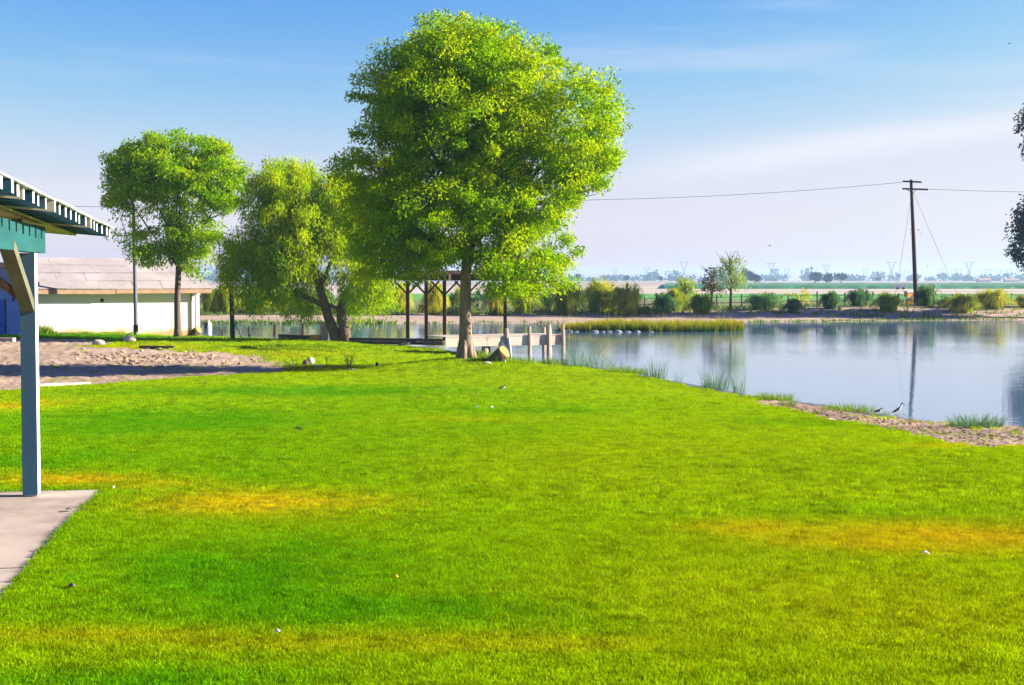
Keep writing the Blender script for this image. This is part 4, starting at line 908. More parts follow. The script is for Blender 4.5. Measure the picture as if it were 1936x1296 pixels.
PG = [(398, 592, 113, 46, 50, 'olive pampas clump just right of the white building', 0, .35), (428, 592, 114, 54, 56, 'yellowish pampas clump behind the green lamp post', 0, .75), (478, 592, 113, 64, 52, 'green arching pampas clump between lamp post and willow', 0, .45),
      (520, 590, 114, 54, 50, 'dense olive pampas clump under the left willow branches', 0, .4), (566, 590, 113, 60, 48, 'pampas clump under the long low willow branch', 0, .5), (612, 590, 115, 50, 46, 'dull pampas clump behind the left willow trunk', 1, .4),
      (668, 588, 114, 50, 46, 'dark pampas clump right of the willow trunks', 1, .3), (716, 590, 113, 60, 56, 'golden brown pampas clump under the right willow branches', 0, .7), (757, 590, 113, 42, 54, 'straw coloured pampas clump left of the arbour posts', 0, .85),
      (822, 590, 112, 44, 66, 'bright yellow pampas clump seen between two arbour posts', 0, 1.0), (868, 588, 115, 44, 40, 'small green pampas clump partly hidden by the ash trunk', 0, .2), (938, 590, 112, 46, 52, 'yellow pampas clump behind the lone right arbour post', 0, .9),
      (990, 588, 113, 60, 50, 'grey green pampas clump behind the dock railing stubs', 0, .3), (1030, 588, 114, 48, 44, 'shadowy pampas clump beside the tall straw one', 1, .3), (1070, 590, 112, 62, 68, 'pampas clump with tall straw plumes right of the ash crown', 0, .65),
      (1133, 590, 112, 70, 62, 'large golden pampas clump left of the yellow bush', 0, .85), (1188, 590, 112, 62, 58, 'green arching pampas clump right of the yellow bush', 0, .45), (1254, 590, 113, 42, 36, 'blue green low pampas clump beyond the reed island', 1, .25),
      (1276, 590, 113, 48, 40, 'olive pampas clump beside the small yellowish sapling', 0, .5), (1328, 588, 113, 52, 38, 'grey green pampas clump under the half bare sapling', 0, .25), (1444, 588, 112, 66, 42, 'large dark pampas mound right of the pale young tree', 1, .6),
      (1500, 586, 114, 36, 26, 'small round dark pampas clump in a gap of the fence', 1, .3), (1569, 585, 114, 38, 34, 'compact dark green pampas clump midway along the right bank', 1, .4), (1625, 584, 115, 52, 42, 'deep blue green pampas clump left of the bee boxes', 1, .2),
      (1680, 582, 115, 62, 38, 'sprawling olive pampas clump beside the bee boxes', 0, .35), (1752, 581, 115, 44, 44, 'silvery green pampas clump right of the utility pole', 1, .8), (1822, 578, 116, 56, 46, 'yellow pampas clump below the yellow guy wire guard', 0, .85),
      (1876, 578, 116, 66, 44, 'wide yellow green pampas clump near the right edge', 0, .75), (1940, 576, 116, 50, 26, 'pale brown pampas clump cut off by the right edge', 0, .95)]
for i, (px, py, Y, w_, h_, lab, dk_, ye) in enumerate(PG):
    pampas(px, py, Y + (2.4, -2.0, .3, 1.6, -1.4)[i % 5] + 1.0, w_ * random.uniform(.9, 1.2), h_ * (random.uniform(.78, 1.02) if px > 1400 else random.uniform(.9, 1.08)), lab, bool(dk_), ye, seed=i)
# straw plumes of the one tall clump are seen standing above it
m_ = MB(); 
bush(1160, 590, 114, 70, 60, M['pampas'], 'golden leafy bush between two pampas clumps on the far bank', 61, 80, 30)
bush(460, 590, 116, 46, 52, M['leaf_willow'], 'yellow leafy bush on the bank right of the green lamp post', 62, 50)
bush(1225, 590, 112, 84, 16, M['weed'], 'low flat green bush on the bank beyond the reeds', 63, 60, 24)
bush(862, 590, 112, 60, 18, M['weed'], 'low green bush behind the ash trunk on the bank', 64, 40, 24)
bush(720, 588, 117, 70, 50, M['leaf_gum'], 'dark bush behind the willow right branches', 65, 50)
bush(905, 588, 118, 60, 46, M['leaf_gum'], 'dark bush behind the ash trunk right side', 66, 50)
bush(1100, 588, 118, 40, 34, M['pampas_dark'], 'dull grey bush in the gap between two pampas clumps', 67, 40)
bush(1510, 584, 120, 60, 34, M['pampas'], 'sparse yellow bush behind the fence right of the dark mound', 68, 22)
bush(1788, 580, 117, 44, 22, M['weed'], 'low green bush between utility pole and yellow clump', 69, 40)

# weeds along the far waterline and at the foot of the clumps
VV_, FF_, TT_, off = [], [], [], 0
def addb(res):
    global off
    V, Fq, T = res; VV_.append(V); FF_.append(Fq + off); TT_.append(T); off += len(V)
for px in list(range(382, 745, 7)) + list(range(745, 1060, 13)) + list(range(1425, 1936, 8)):
    Yq = 101.5 if px < 740 else (102.0 if px < 1060 else 104.5 + 3.5 * smooth(1500, 1900, px)); x = XY(px, Yq) + random.uniform(-.2, .2)
    for _ in range(40):
        if float(sdf(POND, np.array([x]), np.array([Yq]))[0]) > .1: break
        Yq += .25
    dens = 1.0 if px < 740 else .5
    if random.random() < .85: addb(blades((x, Yq + random.uniform(0, 1.2), float(H(x, Yq + .4))), int(26 * dens), random.uniform(.18, .5) * (1 if px < 740 else .75), .6, .8, .03, 900 + px, tint=(.0, .8)))
for px in range(380, 1936, 9):
    Yq = 111.5; x = XY(px, Yq) + random.uniform(-.3, .3)
    if random.random() < (.75 if px < 760 else .35): addb(blades((x, Yq + random.uniform(-1.2, .8), float(H(x, Yq))), 22, random.uniform(.2, .5), .7, .9, .03, 3000 + px, tint=(.0, .9)))
for px in np.arange(380, 1940, 3.2):
    for Yq in (113.5, 117.0, 121.0):
        if random.random() < .62:
            Yr = Yq + random.uniform(-1.5, 1.5); x = XY(px, Yr) + random.uniform(-.2, .2); addb(blades((x, Yr, float(H(x, Yr)) - .03), 9, random.choice((.2, .3, .3, .45, .7)), .35, .9, .028, 20000 + int(px * 7 + Yq), tint=(.0, 1.0), arch=.7))
tag(bulk('bank_weeds', np.concatenate(VV_), np.concatenate(FF_), M['weed'], fattrs={'tint': np.concatenate(TT_)}), 'low green weeds along the far waterline and bank top', 'weeds', kind='stuff')

# fence along the far bank
fn = thing('wire_fence', 'post and rail fence running behind the far bank plants', 'fence', at(1500, 123)); prev = None
fpx = [1104, 1150, 1219, 1262, 1300, 1356, 1402, 1450, 1490, 1545, 1597, 1650, 1700, 1757, 1800, 1850, 1912, 1960]
tops_ = []
for px in fpx:
    b_ = Vector(at(px, 123.0)); m_ = MB(); h_ = random.uniform(1.0, 1.3); m_.bar(b_ + Vector((0, 0, -.2)), b_ + Vector((random.uniform(-.04, .04), 0, h_)), .10, .10, up=(0, 1, 0)); m_.build('fence_post', M['grey_post'], fn); tops_.append(b_)
for hz in (.45, .95):
    m_ = MB(); m_.tube([b_ + Vector((0, -.07, hz)) for b_ in tops_], .022 if hz > .5 else .035, 5); m_.build('rail', M['fieldwood'], fn)

# utility pole
pbs = Vector(at(1733, 118)); ptz = P(1722, 340, 118)[2]; ptx = P(1722.5, 340, 118)[0]
up_ = thing('utility_pole', 'tall dark wooden utility pole with two crossarms on the far bank', 'utility pole', tuple(pbs))
pt = Vector((ptx, 118, ptz))
m_ = MB(); m_.tube([pbs + Vector((0, 0, -.3)), pbs.lerp(pt, .5), pt], [.19, .165, .12], 10); m_.build('pole', M['pole_wood'], up_)
kx = 118 / F
def onpole(py): s = (py - 340) / (578 - 340); return pt.lerp(pbs, s)
for (x0, x1, py, dpt, nm) in ((1706, 1741, 343.5, -.16, 'crossarm'), (1705, 1753, 357.5, -.18, 'crossarm')):
    c_ = onpole(py); m_ = MB(); m_.bar((P(x0, py, 118)[0], 118 + dpt, P(x0, py, 118)[2]), (P(x1, py + 1.5, 118)[0], 118 + dpt, P(x1, py + 1.5, 118)[2]), .13, .15, up=(0, 1, 0)); ca = m_.build(nm, M['pole_wood'], up_)
    for px in ((x0 + 2, x1 - 1, x1 - 4) if py < 350 else (x0 + 3, x1 - 3)):
        q = P(px, py - 2.5, 118); m_ = MB(); m_.tube([(q[0], 118 + dpt, q[2] - .02), (q[0], 118 + dpt, q[2] + .10), (q[0], 118 + dpt, q[2] + .17)], [.045, .07, .03], 8); m_.build('insulator', M['dark_metal'], ca)
for sg in (-1, 1):
    m_ = MB(); m_.bar(onpole(366) + Vector((0, -.2, 0)), (P(1723 + sg * 10, 358, 118)[0], 117.8, P(1723, 358.5, 118)[2]), .04, .05, up=(0, 1, 0)); m_.build('arm_brace', M['dark_metal'], up_)
def wire(a, b_, sag, r_=.016, n=14):
    a, b_ = Vector(a), Vector(b_); m_ = MB(); m_.tube([a.lerp(b_, i / n) + Vector((0, 0, -sag * 4 * (i / n) * (1 - i / n))) for i in range(n + 1)], r_, 5); return m_
for a_, b_, nd in ((P(1724, 365, 118), P(1690, 548, 122), 410 / 548), (P(1727, 365, 118), P(1818, 566, 121), .6)):
    b3 = Vector(b_); b3.z = float(H(b3.x, b3.y)); gw = wire(a_, b3, 0, .012).build('guy_wire', M['wire'], up_)
    s = .52 if b3.x > pbs.x else .62; p_ = Vector(a_).lerp(b3, s); m_ = MB(); m_.tube([p_ + Vector((0, 0, .14)), p_, p_ + Vector((0, 0, -.14))], [.03, .07, .03], 6); m_.build('guy_insulator', M['dark_metal'], gw)
    if b3.x > pbs.x:
        m_ = MB(); m_.tube([Vector(a_).lerp(b3, .80), Vector(a_).lerp(b3, .96)], .035, 6); m_.build('guy_guard', M['yellow'], gw)
tag(wire(P(1706, 345, 118), P(1130, 378, 122), .25).build('power_line', M['wire']), 'thin power line running left from the utility pole to the ash', 'wire')
tag(wire(P(1130, 378, 122), P(-300, 372, 130), .9, .02).build('power_line', M['wire']), 'thin power line passing behind the trees to the left edge', 'wire')
tag(wire(P(1752, 358, 118), P(2500, 360, 122), .3).build('power_line', M['wire']), 'thin power line running right from the lower crossarm', 'wire')

# bee boxes
for i, (px, py, w_, h_, lab) in enumerate(((1721, 574, .62, .42, 'lower orange wooden bee box beside the utility pole'), (1719.5, 559, .72, .40, 'upper orange wooden bee box stacked beside the utility pole'))):
    b_ = P(px, py, 120.5); b_[2] = float(H(b_[0], 120.5)) + (.12 if i == 0 else .70); r_ = thing('bee_box', lab, 'box', tuple(b_), 'bee boxes by the utility pole'); c_ = Vector(b_); Mr = Matrix.Rotation(R(12 + 6 * i), 3, 'Z')
    m_ = MB(); m_.box(c_ + Vector((0, 0, h_ / 2)), (w_, .5, h_), Mr); m_.build('body', M['orange'], r_)
    m_ = MB(); m_.box(c_ + Vector((0, 0, h_ + .05)), (w_ + .08, .58, .12), Mr); m_.build('lid', M['white_paint'], r_)
    if i == 0:
        m_ = MB(); m_.box(c_ + Vector((0, 0, -.06)), (w_ * .9, .45, .12), Mr); m_.build('pallet', M['fieldwood'], r_)

# dark shelter box on the bank between the arbour posts
b_ = P(802, 588, 114); b_[2] = float(H(b_[0], b_[1])); r_ = thing('animal_shelter', 'small dark box shelter on the bank seen between arbour posts', 'shelter', tuple(b_))
m_ = MB(); m_.box(Vector(b_) + Vector((0, 0, .35)), (.85, .7, .55)); m_.build('body', M['dark_metal'], r_); m_ = MB(); m_.box(Vector(b_) + Vector((0, 0, .66)), (1.0, .85, .06)); m_.build('lid', M['fieldwood'], r_)

# ================================================================ DISTANCE
tY = 405; c_ = P(1701, 546, tY); z0 = float(H(c_[0], tY)); r_ = thing('box_trailer', 'grey box trailer parked on the field track left of the utility pole', 'trailer', (c_[0], tY, z0))
m_ = MB(); m_.box((c_[0], tY, z0 + .95), (3.4, 1.7, 1.0)); m_.build('body', M['metal'], r_)
m_ = MB(); m_.box((c_[0], tY, z0 + 1.49), (3.5, 1.8, .07)); m_.build('roof', M['white_paint'], r_)
for sx_ in (-1, 1):
    m_ = MB(); m_.tube([(c_[0] + sx_ * .8, tY - .95, z0 + .35), (c_[0] + sx_ * .8, tY - .75, z0 + .35)], .35, 12); m_.build('wheel', M['black'], r_)
m_ = MB(); m_.bar((c_[0] + 1.75, tY - .9, z0 + .3), (c_[0] + 1.75, tY - .9, z0 + 2.0), .15); m_.build('ladder', M['white_paint'], r_)

def far_tree(px, Y, wpx, hpx, label, seed, group=None, n=70):
    kk = Y / F; x = XY(px, Y); z0 = float(H(x, Y)); h = hpx * kk; w_ = wpx * kk; r_ = thing('field_tree', label, 'tree', (x, Y, z0), group); m_ = MB()
    m_.tube([(x, Y, z0 - .3), (x, Y, z0 + h * .3), (x + .1, Y, z0 + h * .6)], [h * .05, h * .04, h * .02], 6); m_.build('trunk', M['bark_dark'], r_)
    rr_ = np.random.default_rng(seed); L = []
    for i in range(5):
        L.append((np.array([x + (rr_.random() - .5) * w_ * .6, Y + (rr_.random() - .5) * w_ * .3, z0 + h * (.4 + .32 * rr_.random())]), np.array([w_ * .24, w_ * .24, h * .26]), 1))
    crown_obj(r_, L, M['far_leaf'], n * 2, 20, h * .06, h * .09, .6, .1, seed, 2.2)
M['far_leaf'] = leafmat('far_leaf', (.008, .03, .03), (.02, .05, .04), .2)
for i, (px, Y, w_, h_, lab) in enumerate(((1411, 900, 22, 30, 'tall blue hazy tree right behind the pale young tree'), (1428, 900, 34, 22, 'broad blue hazy tree beside the pale young tree'), (1541, 1000, 24, 26, 'first of three blue hazy trees in the far field, tallest'), (1563, 1000, 22, 22, 'middle one of three blue hazy far field trees'), (1590, 1000, 26, 20, 'wind slanted right one of three blue hazy far trees'),
                                          (1093, 1300, 9, 16, 'small round blue tree at the right edge of the ash crown'), (1184, 1500, 14, 13, 'round far tree above the dark ditch in the field'), (1248, 1400, 12, 13, 'dark round far tree right of the field ditch'), (1660, 1500, 16, 10, 'low dark far tree left of the utility pole'))):
    far_tree(px, Y, w_, h_, lab, 70 + i, 'lone trees in the far fields')
# treeline along the horizon
rr_ = np.random.default_rng(5); VV_, FF_, TT_, off = [], [], [], 0
xs = np.arange(-1600, 1700, 9.0)
pts = []
for x in xs:
    Y = 2300 + rr_.uniform(-150, 150); hgt = (5 + 9 * rr_.random() ** 2) * (1 + .5 * math.sin(x * .01) * math.sin(x * .037)); w_ = rr_.uniform(6, 16)
    nq = 64; pts.append(np.stack([x + rr_.normal(0, w_ * .4, nq), Y + rr_.normal(0, 5, nq), -1 + hgt * rr_.random(nq) ** .8], -1))
pts = np.concatenate(pts); V, Fq, T = leaves(pts, np.zeros_like(pts), 4.2, .8, -.2, 8, rr_.random(len(pts)))
tag(bulk('treeline', V, Fq, M['far_leaf'], fattrs={'tint': T}), 'blue hazy line of trees along the horizon', 'treeline', kind='stuff')
# pylons
def pylon(px, Y, hpx, kind, label, grp):
    kk = Y / F; x = XY(px, Y); h = hpx * kk; z0 = -1.; r_ = thing('transmission_tower', label, 'pylon', (x, Y, z0), grp); m_ = MB(); b_ = .75; s = h / 30
    def B(p, q, w_=b_): m_.bar((x + p[0] * s, Y + p[1] * s, z0 + p[2] * s), (x + q[0] * s, Y + q[1] * s, z0 + q[2] * s), w_, w_, up=(0, 1, .01))
    if kind == 'Y':
        for a in (-1, 1):
            for d in (-1, 1): B((a * 3, d * 3, 0), (a * 1.1, d * 1, 17))
            B((a * 1.1, 0, 17), (a * 6, 0, 29)); B((a * 1.1, 0, 17), (a * 3.4, 0, 29), .5)
        for z_, w_ in ((5, 2.5), (11, 1.8), (17, 1.1)): B((-w_, 0, z_), (w_, 0, z_), .5)
        B((-3, 0, 0), (1.8, 0, 11), .4); B((3, 0, 0), (-1.8, 0, 11), .4); body = m_.build('lattice_body', M['towers'], r_); m_ = MB()
        B((-8.5, 0, 29), (8.5, 0, 29)); m_.build('crossarm', M['towers'], r_)
    else:
        for a in (-4.5, 4.5): B((a, 0, 0), (a, 0, 27)); 
        B((-4.5, 0, 10), (4.5, 0, 20), .45); B((4.5, 0, 10), (-4.5, 0, 20), .45); m_.build('lattice_body', M['towers'], r_); m_ = MB(); B((-9, 0, 25), (9, 0, 25)); m_.build('crossarm', M['towers'], r_)
pyl = [(1163, 2900, 22, 'Y'), (1223, 2900, 26, 'Y'), (1293, 2700, 36, 'Y'), (1458, 2700, 34, 'Y'), (1562, 2700, 30, 'Y'), (1685, 2600, 36, 'Y'), (1832, 2600, 36, 'Y')]
ylab = ('hazy Y shaped transmission tower nearest the ash crown', 'hazy Y shaped tower above the golden pampas and yellow bush', 'hazy Y shaped tower above the small yellowish sapling', 'hazy Y shaped tower just right of the pale young tree', 'hazy Y shaped tower behind three blue far field trees', 'hazy Y shaped tower just left of the utility pole', 'tall hazy Y shaped tower right of the utility pole')
for (px, Y, h_, k_), lab in zip(pyl, ylab): pylon(px, Y, h_, k_, lab, 'Y shaped towers on the horizon')
ORD = ('first', 'second', 'third', 'fourth', 'fifth', 'sixth', 'seventh', 'eighth', 'ninth', 'tenth', 'eleventh')
hl = [(1266, 20), (1283, 18), (1518, 20), (1487, 26), (1636, 24), (1663, 20), (1706, 22), (1779, 24), (1803, 26), (1812, 24), (1858, 24), (1870, 24), (1888, 24), (1900, 22), (1908, 25), (1922, 18), (418, 20), (412, 22)]
for side, lst in (('left', sorted([q for q in hl if q[0] < 1730], reverse=True)), ('right', sorted([q for q in hl if q[0] > 1730]))):
    for k, (px, h_) in enumerate(lst):
        pylon(px, 3000 + (px % 7) * 40, h_, 'H', 'faint H shaped transmission tower on the horizon, %s to the %s of the utility pole' % (ORD[k], side), 'H shaped towers on the horizon')
# far buildings
for px, w_, h_, Y, lab in ((1860, 22, 7, 1300, 'tan roofed far farm building near the right edge'), (1912, 26, 6, 1400, 'long low far farm building at the right edge')):
    kk = Y / F; x = XY(px, Y); r_ = thing('farm_building', lab, 'building', (x, Y, -1)); m_ = MB(); m_.box((x, Y, -1 + h_ * kk * .35), (w_ * kk, 8, h_ * kk * .7)); m_.build('wall', M['stucco'], r_)
    m_ = MB(); vs = [(x - w_ * kk * .53, Y - 4.5, -1 + h_ * kk * .7), (x + w_ * kk * .53, Y - 4.5, -1 + h_ * kk * .7), (x + w_ * kk * .53, Y + 4.5, -1 + h_ * kk * .7), (x - w_ * kk * .53, Y + 4.5, -1 + h_ * kk * .7), (x - w_ * kk * .53, Y, -1 + h_ * kk * 1.15), (x + w_ * kk * .53, Y, -1 + h_ * kk * 1.15)]
    m_.add(vs, [(3, 2, 1, 0), (0, 1, 5, 4), (2, 3, 4, 5), (0, 4, 3), (1, 2, 5)]); m_.build('roof', M['fascia'], r_)
# crop stand with a dark near edge
cv = MB(); x0, x1 = XY(1255, 440), XY(2300, 440)
nx = 60; vs = []; fs = []
for i in range(nx + 1):
    s = i / nx; xa = x0 + (x1 - x0) * s; xb = xa * 1.75
    zz = random.uniform(-.12, .12); vs += [(xa, 438 + random.uniform(-1, 1), -.95), (xa, 440, .02 + zz), (xb, 760, .02 + zz)]
for i in range(nx): fs += [(3 * i, 3 * i + 3, 3 * i + 4, 3 * i + 1), (3 * i + 1, 3 * i + 4, 3 * i + 5, 3 * i + 2)]
cv.add(vs, fs); tag(cv.build('crop_rows', M['darkcrop']), 'dark green tall crop beyond the field track', 'crop', kind='stuff')

# ================================================================ REED ISLAND
isl = MB(); n_ = 40; cY = 88.5; xa, xb = XY(1062, 86), XY(1412, 86.5); vs = [((xa + xb) / 2, cY, WATER + .25)]
for i in range(n_):
    a_ = 2 * math.pi * i / n_; vs.append(((xa + xb) / 2 + math.cos(a_) * (xb - xa) / 2, cY + math.sin(a_) * 2.4, WATER - .12))
isl.add(vs, [(0, 1 + i, 1 + (i + 1) % n_) for i in range(n_)]); tag(isl.build('islet', M['mud']), kind='structure')
VV_, FF_, TT_, off = [], [], [], 0
for i in range(620):
    s = random.random(); x = xa + (xb - xa) * s; e_ = math.sqrt(max(0.02, 1 - (2 * s - 1) ** 4)); Y = cY + random.uniform(-2.2, 2.2) * e_
    hgt = np.interp(s, [0, .12, .3, .5, .8, 1], [.5, .72, .98, .80, .80, .95]) * random.uniform(.75, 1.05)
    front = Y < cY - 1.4
    addb(blades((x, Y, WATER - .05), 26, hgt, .32, .30, .016, 5000 + i, arch=.3, tint=(.0, .2) if front and random.random() < .75 else (.0, .5), tip_tint=.5, hvar=.6, seg=4))
for i in range(46):
    x = random.uniform(xa, xb); addb(blades((x, cY + random.uniform(-2, 2), WATER), 3, 1.25, .2, .3, .012, 6600 + i, tint=(.8, 1)))
tag(bulk('reeds', np.concatenate(VV_), np.concatenate(FF_), M['reeds'], fattrs={'tint': np.concatenate(TT_)}), 'island of green and golden reeds standing in the pond', 'reeds', kind='stuff')
st_lab = ['rounded grey stone', 'flat pale stone', 'small blue grey stone']
spos = [(1068, 86.6, .5), (1078, 86.3, .42), (1089, 86.2, .3), (1124, 86.1, .55), (1140, 86.0, .35), (1152, 86.0, .4), (1168, 85.9, .6), (1186, 85.9, .35), (1205, 85.9, .45), (1230, 86.0, .3)]
for i, (px, Y, s_) in enumerate(spos):
    x = XY(px, Y); m_ = MB(); m_.rock((x, Y, WATER + .0), (s_ * random.uniform(.8, 1.5), s_ * .7, s_ * .42), 2, jit=.14); tag(m_.build('shore_stone', M['bluestone'], smooth_=True), ('leftmost', 'second', 'third', 'fourth', 'fifth', 'sixth', 'seventh', 'eighth', 'ninth', 'rightmost')[i] + ' of the ten grey stones at the reed island waterline', 'stone', 'stones along the reed island')

# ================================================================ NEAR SHORE PLANTS
def weed(px, py, w_m, h_m, n, mat, label, seed, lean=.5, bw_=.010, name='shore_weed'):
    g_ = G(px, py); x, y = g_[0], g_[1]
    V, Fq, T = blades((x, y, lambda X, Y_: np.maximum(H(X, Y_), WATER - .1) - .02), int(n * 2.2), h_m, w_m * 1.15, lean * 1.25, bw_ * .6, seed, arch=.6, hvar=.85, seg=4)
    return tag(bulk(name, V, Fq, mat, fattrs={'tint': T}), label, 'weeds', 'weeds on the near shore')
weed(1096, 693, .95, 1.15, 90, M['reed_blue'], 'tall feathery blue green weeds right of the dock end', 1, .5)
weed(1130, 696, .9, .85, 70, M['reed_blue'], 'sparse blue green stalks a step right of the dock weeds', 2, .6)
weed(1172, 703, .5, .7, 40, M['reed_blue'], 'few leaning stalks beside the grassy shore knoll', 3, .8)
weed(1185, 706, 1.0, .34, 420, M['tallgrass'], 'bright tufted grass knoll on the shore edge', 4, .6, .010)
weed(1240, 716, .55, .85, 70, M['reed_blue'], 'spiky blue green weed clump midway along the shore', 5, .35)
weed(1283, 723, .18, .55, 14, M['reed_blue'], 'single thin stalk between two shore weed clumps', 6, .2)
weed(1352, 736, .55, .85, 90, M['reed_blue'], 'broad blue green weed clump with tall stems', 7, .5)
weed(1398, 744, .3, .75, 30, M['reed_blue'], 'thin tall weed right of the broad clump', 8, .3)
weed(1462, 756, .75, .28, 260, M['tallgrass'], 'green grass tuft where the bare bank begins', 9, .5)
weed(1605, 776, .95, .24, 240, M['tallgrass'], 'fringe of green grass left of the two shore birds', 10, .6)
weed(1490, 770, .25, .45, 40, M['weed'], 'small dull weed growing on the bare bank', 11, .5)
weed(1845, 806, .60, .27, 330, M['reed_blue'], 'thick blue green grass clump at the right waterline', 12, .6, .008)
weed(1690, 786, .5, .15, 60, M['weed'], 'short sparse grass around the stilt on the bank', 13, .6)
# tall grass round the dock, the trunk and under the building wall
VV_, FF_, TT_, off = [], [], [], 0
for i in range(240):
    px = random.uniform(895, 1062); py = random.uniform(664, 689) + (px - 980) * .03; g_ = G(px, py)
    if g_[1] > 66: continue
    addb(blades((g_[0], g_[1], lambda X, Y_: np.maximum(H(X, Y_), WATER) - .02), 24, random.uniform(.22, .5), .4, .6, .011, 7000 + i, tint=(.1, .9), hvar=.6))
for i in range(60):
    px = random.uniform(835, 960); g_ = G(px, random.uniform(681, 692)); addb(blades((g_[0], g_[1], lambda X, Y_: H(X, Y_) - .02), 18, random.uniform(.08, .2), .3, .8, .010, 7400 + i, tint=(0, .7), hvar=.6))
for i in range(70):
    px = random.uniform(72, 120) if i < 40 else random.uniform(120, 235); t_ = (376 - px) / 32.0; q = A - wv * t_ - bv * random.uniform(.1, .8)
    addb(blades((q.x, q.y, float(H(q.x, q.y)) - .02), 26, random.uniform(.25, .7) if i < 40 else random.uniform(.1, .2), .4, .6, .014, 7600 + i, tint=(.1, .9), hvar=.6))
for i in range(60):
    px = random.uniform(480, 560); g_ = G(px, random.uniform(650, 690)); addb(blades((g_[0], g_[1], float(g_[2]) - .02), 10, random.uniform(.12, .35), .3, .7, .011, 7800 + i, tint=(.3, 1), hvar=.6))
for i in range(50):
    px = random.uniform(540, 625); g_ = G(px, random.uniform(692, 700)); addb(blades((g_[0], g_[1], float(g_[2]) - .02), 14, random.uniform(.1, .3), .3, .9, .010, 7900 + i, tint=(.3, 1), hvar=.6))
for i in range(50):
    px = random.uniform(346, 380); g_ = G(px, random.uniform(638, 641)); addb(blades((g_[0], g_[1], float(g_[2]) - .02), 6, random.uniform(.1, .25), .3, .4, .012, 8000 + i, tint=(.6, 1), hvar=.6))
for i in range(130):                                   # ragged fringe along the slab
    u_ = -random.random() * 5.4; q = SL_C + SL_U * u_ + SL_V * random.uniform(.10, .14) if i < 90 else SL_C + SL_U * random.uniform(0, .05) - SL_V * random.random() * 1.5
    addb(blades((q.x, q.y, float(H(q.x, q.y)) - .01), 14, random.uniform(.04, .075), .06, 1.0, .0035, 8200 + i, tint=(.0, .8), hvar=.6))
tag(bulk('tall_grass', np.concatenate(VV_), np.concatenate(FF_), M['tallgrass'], fattrs={'tint': np.concatenate(TT_)}), 'unmown taller grass round the dock, trunks, walls and paving', 'grass', kind='stuff')
for i, (px, py, h_, w_, lab) in enumerate(((660, 698, .62, .35, 'dry forked twig plant standing on the lawn edge'), (617, 697, .55, .12, 'single dry upright stalk left of the forked twig plant'))):
    g_ = G(px, py); m_ = MB()
    for k in range(9 if i == 0 else 3):
        a_ = random.uniform(0, 6.28); e_ = Vector(g_) + Vector((math.cos(a_) * w_ * random.uniform(.3, 1), math.sin(a_) * w_ * .5, h_ * random.uniform(.6, 1.0))); pts_, _ = limb(m_, Vector(g_), e_, .012, .004, .1, 5, 4)
        limb(m_, pts_[2], pts_[2] + Vector((random.uniform(-.12, .12), 0, .15)), .006, .003, .1, 4, 3)
    tag(m_.build('dry_weed', M['bark_dark']), lab, 'weed')

# ================================================================ STONES, LOGS, SMALL THINGS
def cut_log(px, py, Y, L, r_, axis, label, dz=0, back=.35):
    b_ = Vector(at(px, Y)) if py is None else Vector(G(px, py)); rt = thing('cut_log', label, 'log', tuple(b_)); ax = Vector(axis).normalized(); c_ = b_ + Vector((0, 0, dz))
    p_ = [c_ - ax * L * back * 1.5, c_ - ax * L * back * .6, c_ + ax * L * .2, c_ + ax * L * (1 - back)]; m_ = MB(); m_.tube(p_, [r_ * .55, r_ * .85, r_ * 1.0, r_ * .98], 14, rough=.10); m_.build('bark', M['bark_dark'], rt, smooth_=True)
    m_ = MB(); m_.tube([p_[-1] - ax * .01, p_[-1] + ax * .025], [r_ * .93, r_ * .88], 14, rough=.08); m_.build('cut_face', M['cut'], rt)
cut_log(935, 686, None, .75, .24, (.62, -.42, .55), 'cut log with orange sawn face beside the ash trunk', .10)
b_ = Vector(at(360, 75.6)); cut_log(361, None, 75.6, .8, .23, (.72, -.25, .55), 'dark cut log leaning by the white building corner', .12)
def rock(px, py, s_, label, mat='stone', Y=None, cat='stone', nm='field_stone'):
    g_ = Vector(G(px, py)); m_ = MB(); m_.rock((g_.x, g_.y, g_.z + s_[2] * .3), s_, 2, jit=.10); return tag(m_.build(nm, M[mat], smooth_=True), label, cat)
rock(245, 647.5, (.62, .45, .42), 'larger pale stone on the grass tongue before the building')
rock(186, 653.5, (.60, .4, .34), 'smaller pale stone at the tip of the grass tongue')
rock(587, 690, (.30, .26, .34), 'rounded tan stone at the right end of the dirt lot')
rock(578, 692, (.24, .22, .26), 'dark stone touching the rounded tan stone', 'timber')
rock(602, 696, (.42, .2, .12), 'flat pale stone right of the rounded tan stone')
rock(920, 690, (.34, .22, .14), 'flat pale stone between ash trunk and cut log')
rock(713, 695, (.12, .1, .24), 'small black upright stump on the shaded lawn', 'black', cat='stump', nm='peg_stump')
rock(663, 702, (.36, .2, .12), 'dark flat lump below the forked twig plant', 'bark_dark')
def beam_on(pxa, pya, pxb, pyb, w_, h_, mat, name, label, cat):
    a = Vector(G(pxa, pya)); b_ = Vector(G(pxb, pyb)); m_ = MB(); m_.bar(a + Vector((0, 0, h_ * .45)), b_ + Vector((0, 0, h_ * .45)), w_, h_); return tag(m_.build(name, M[mat]), label, cat)
beam_on(74, 732, 170, 728, .14, .09, 'grey_wood', 'white_board', 'pale board lying along the near edge of the dirt lot', 'board')
beam_on(265, 659.5, 330, 660.5, .18, .14, 'timber', 'landscape_timber', 'dark timber lying between grass tongue and dirt lot', 'timber')
beam_on(-60, 646, 27, 646.5, .3, .2, 'concrete', 'kerb_block', 'long concrete kerb block at the far left of dirt lot', 'kerb')
m_ = MB(); g_ = Vector(G(903, 678)); m_.tube([g_, g_ + Vector((.01, 0, .26))], .03, 8); sp = tag(m_.build('standpipe', M['green_post']), 'small dark green pipe standing right of ash trunk', 'pipe')
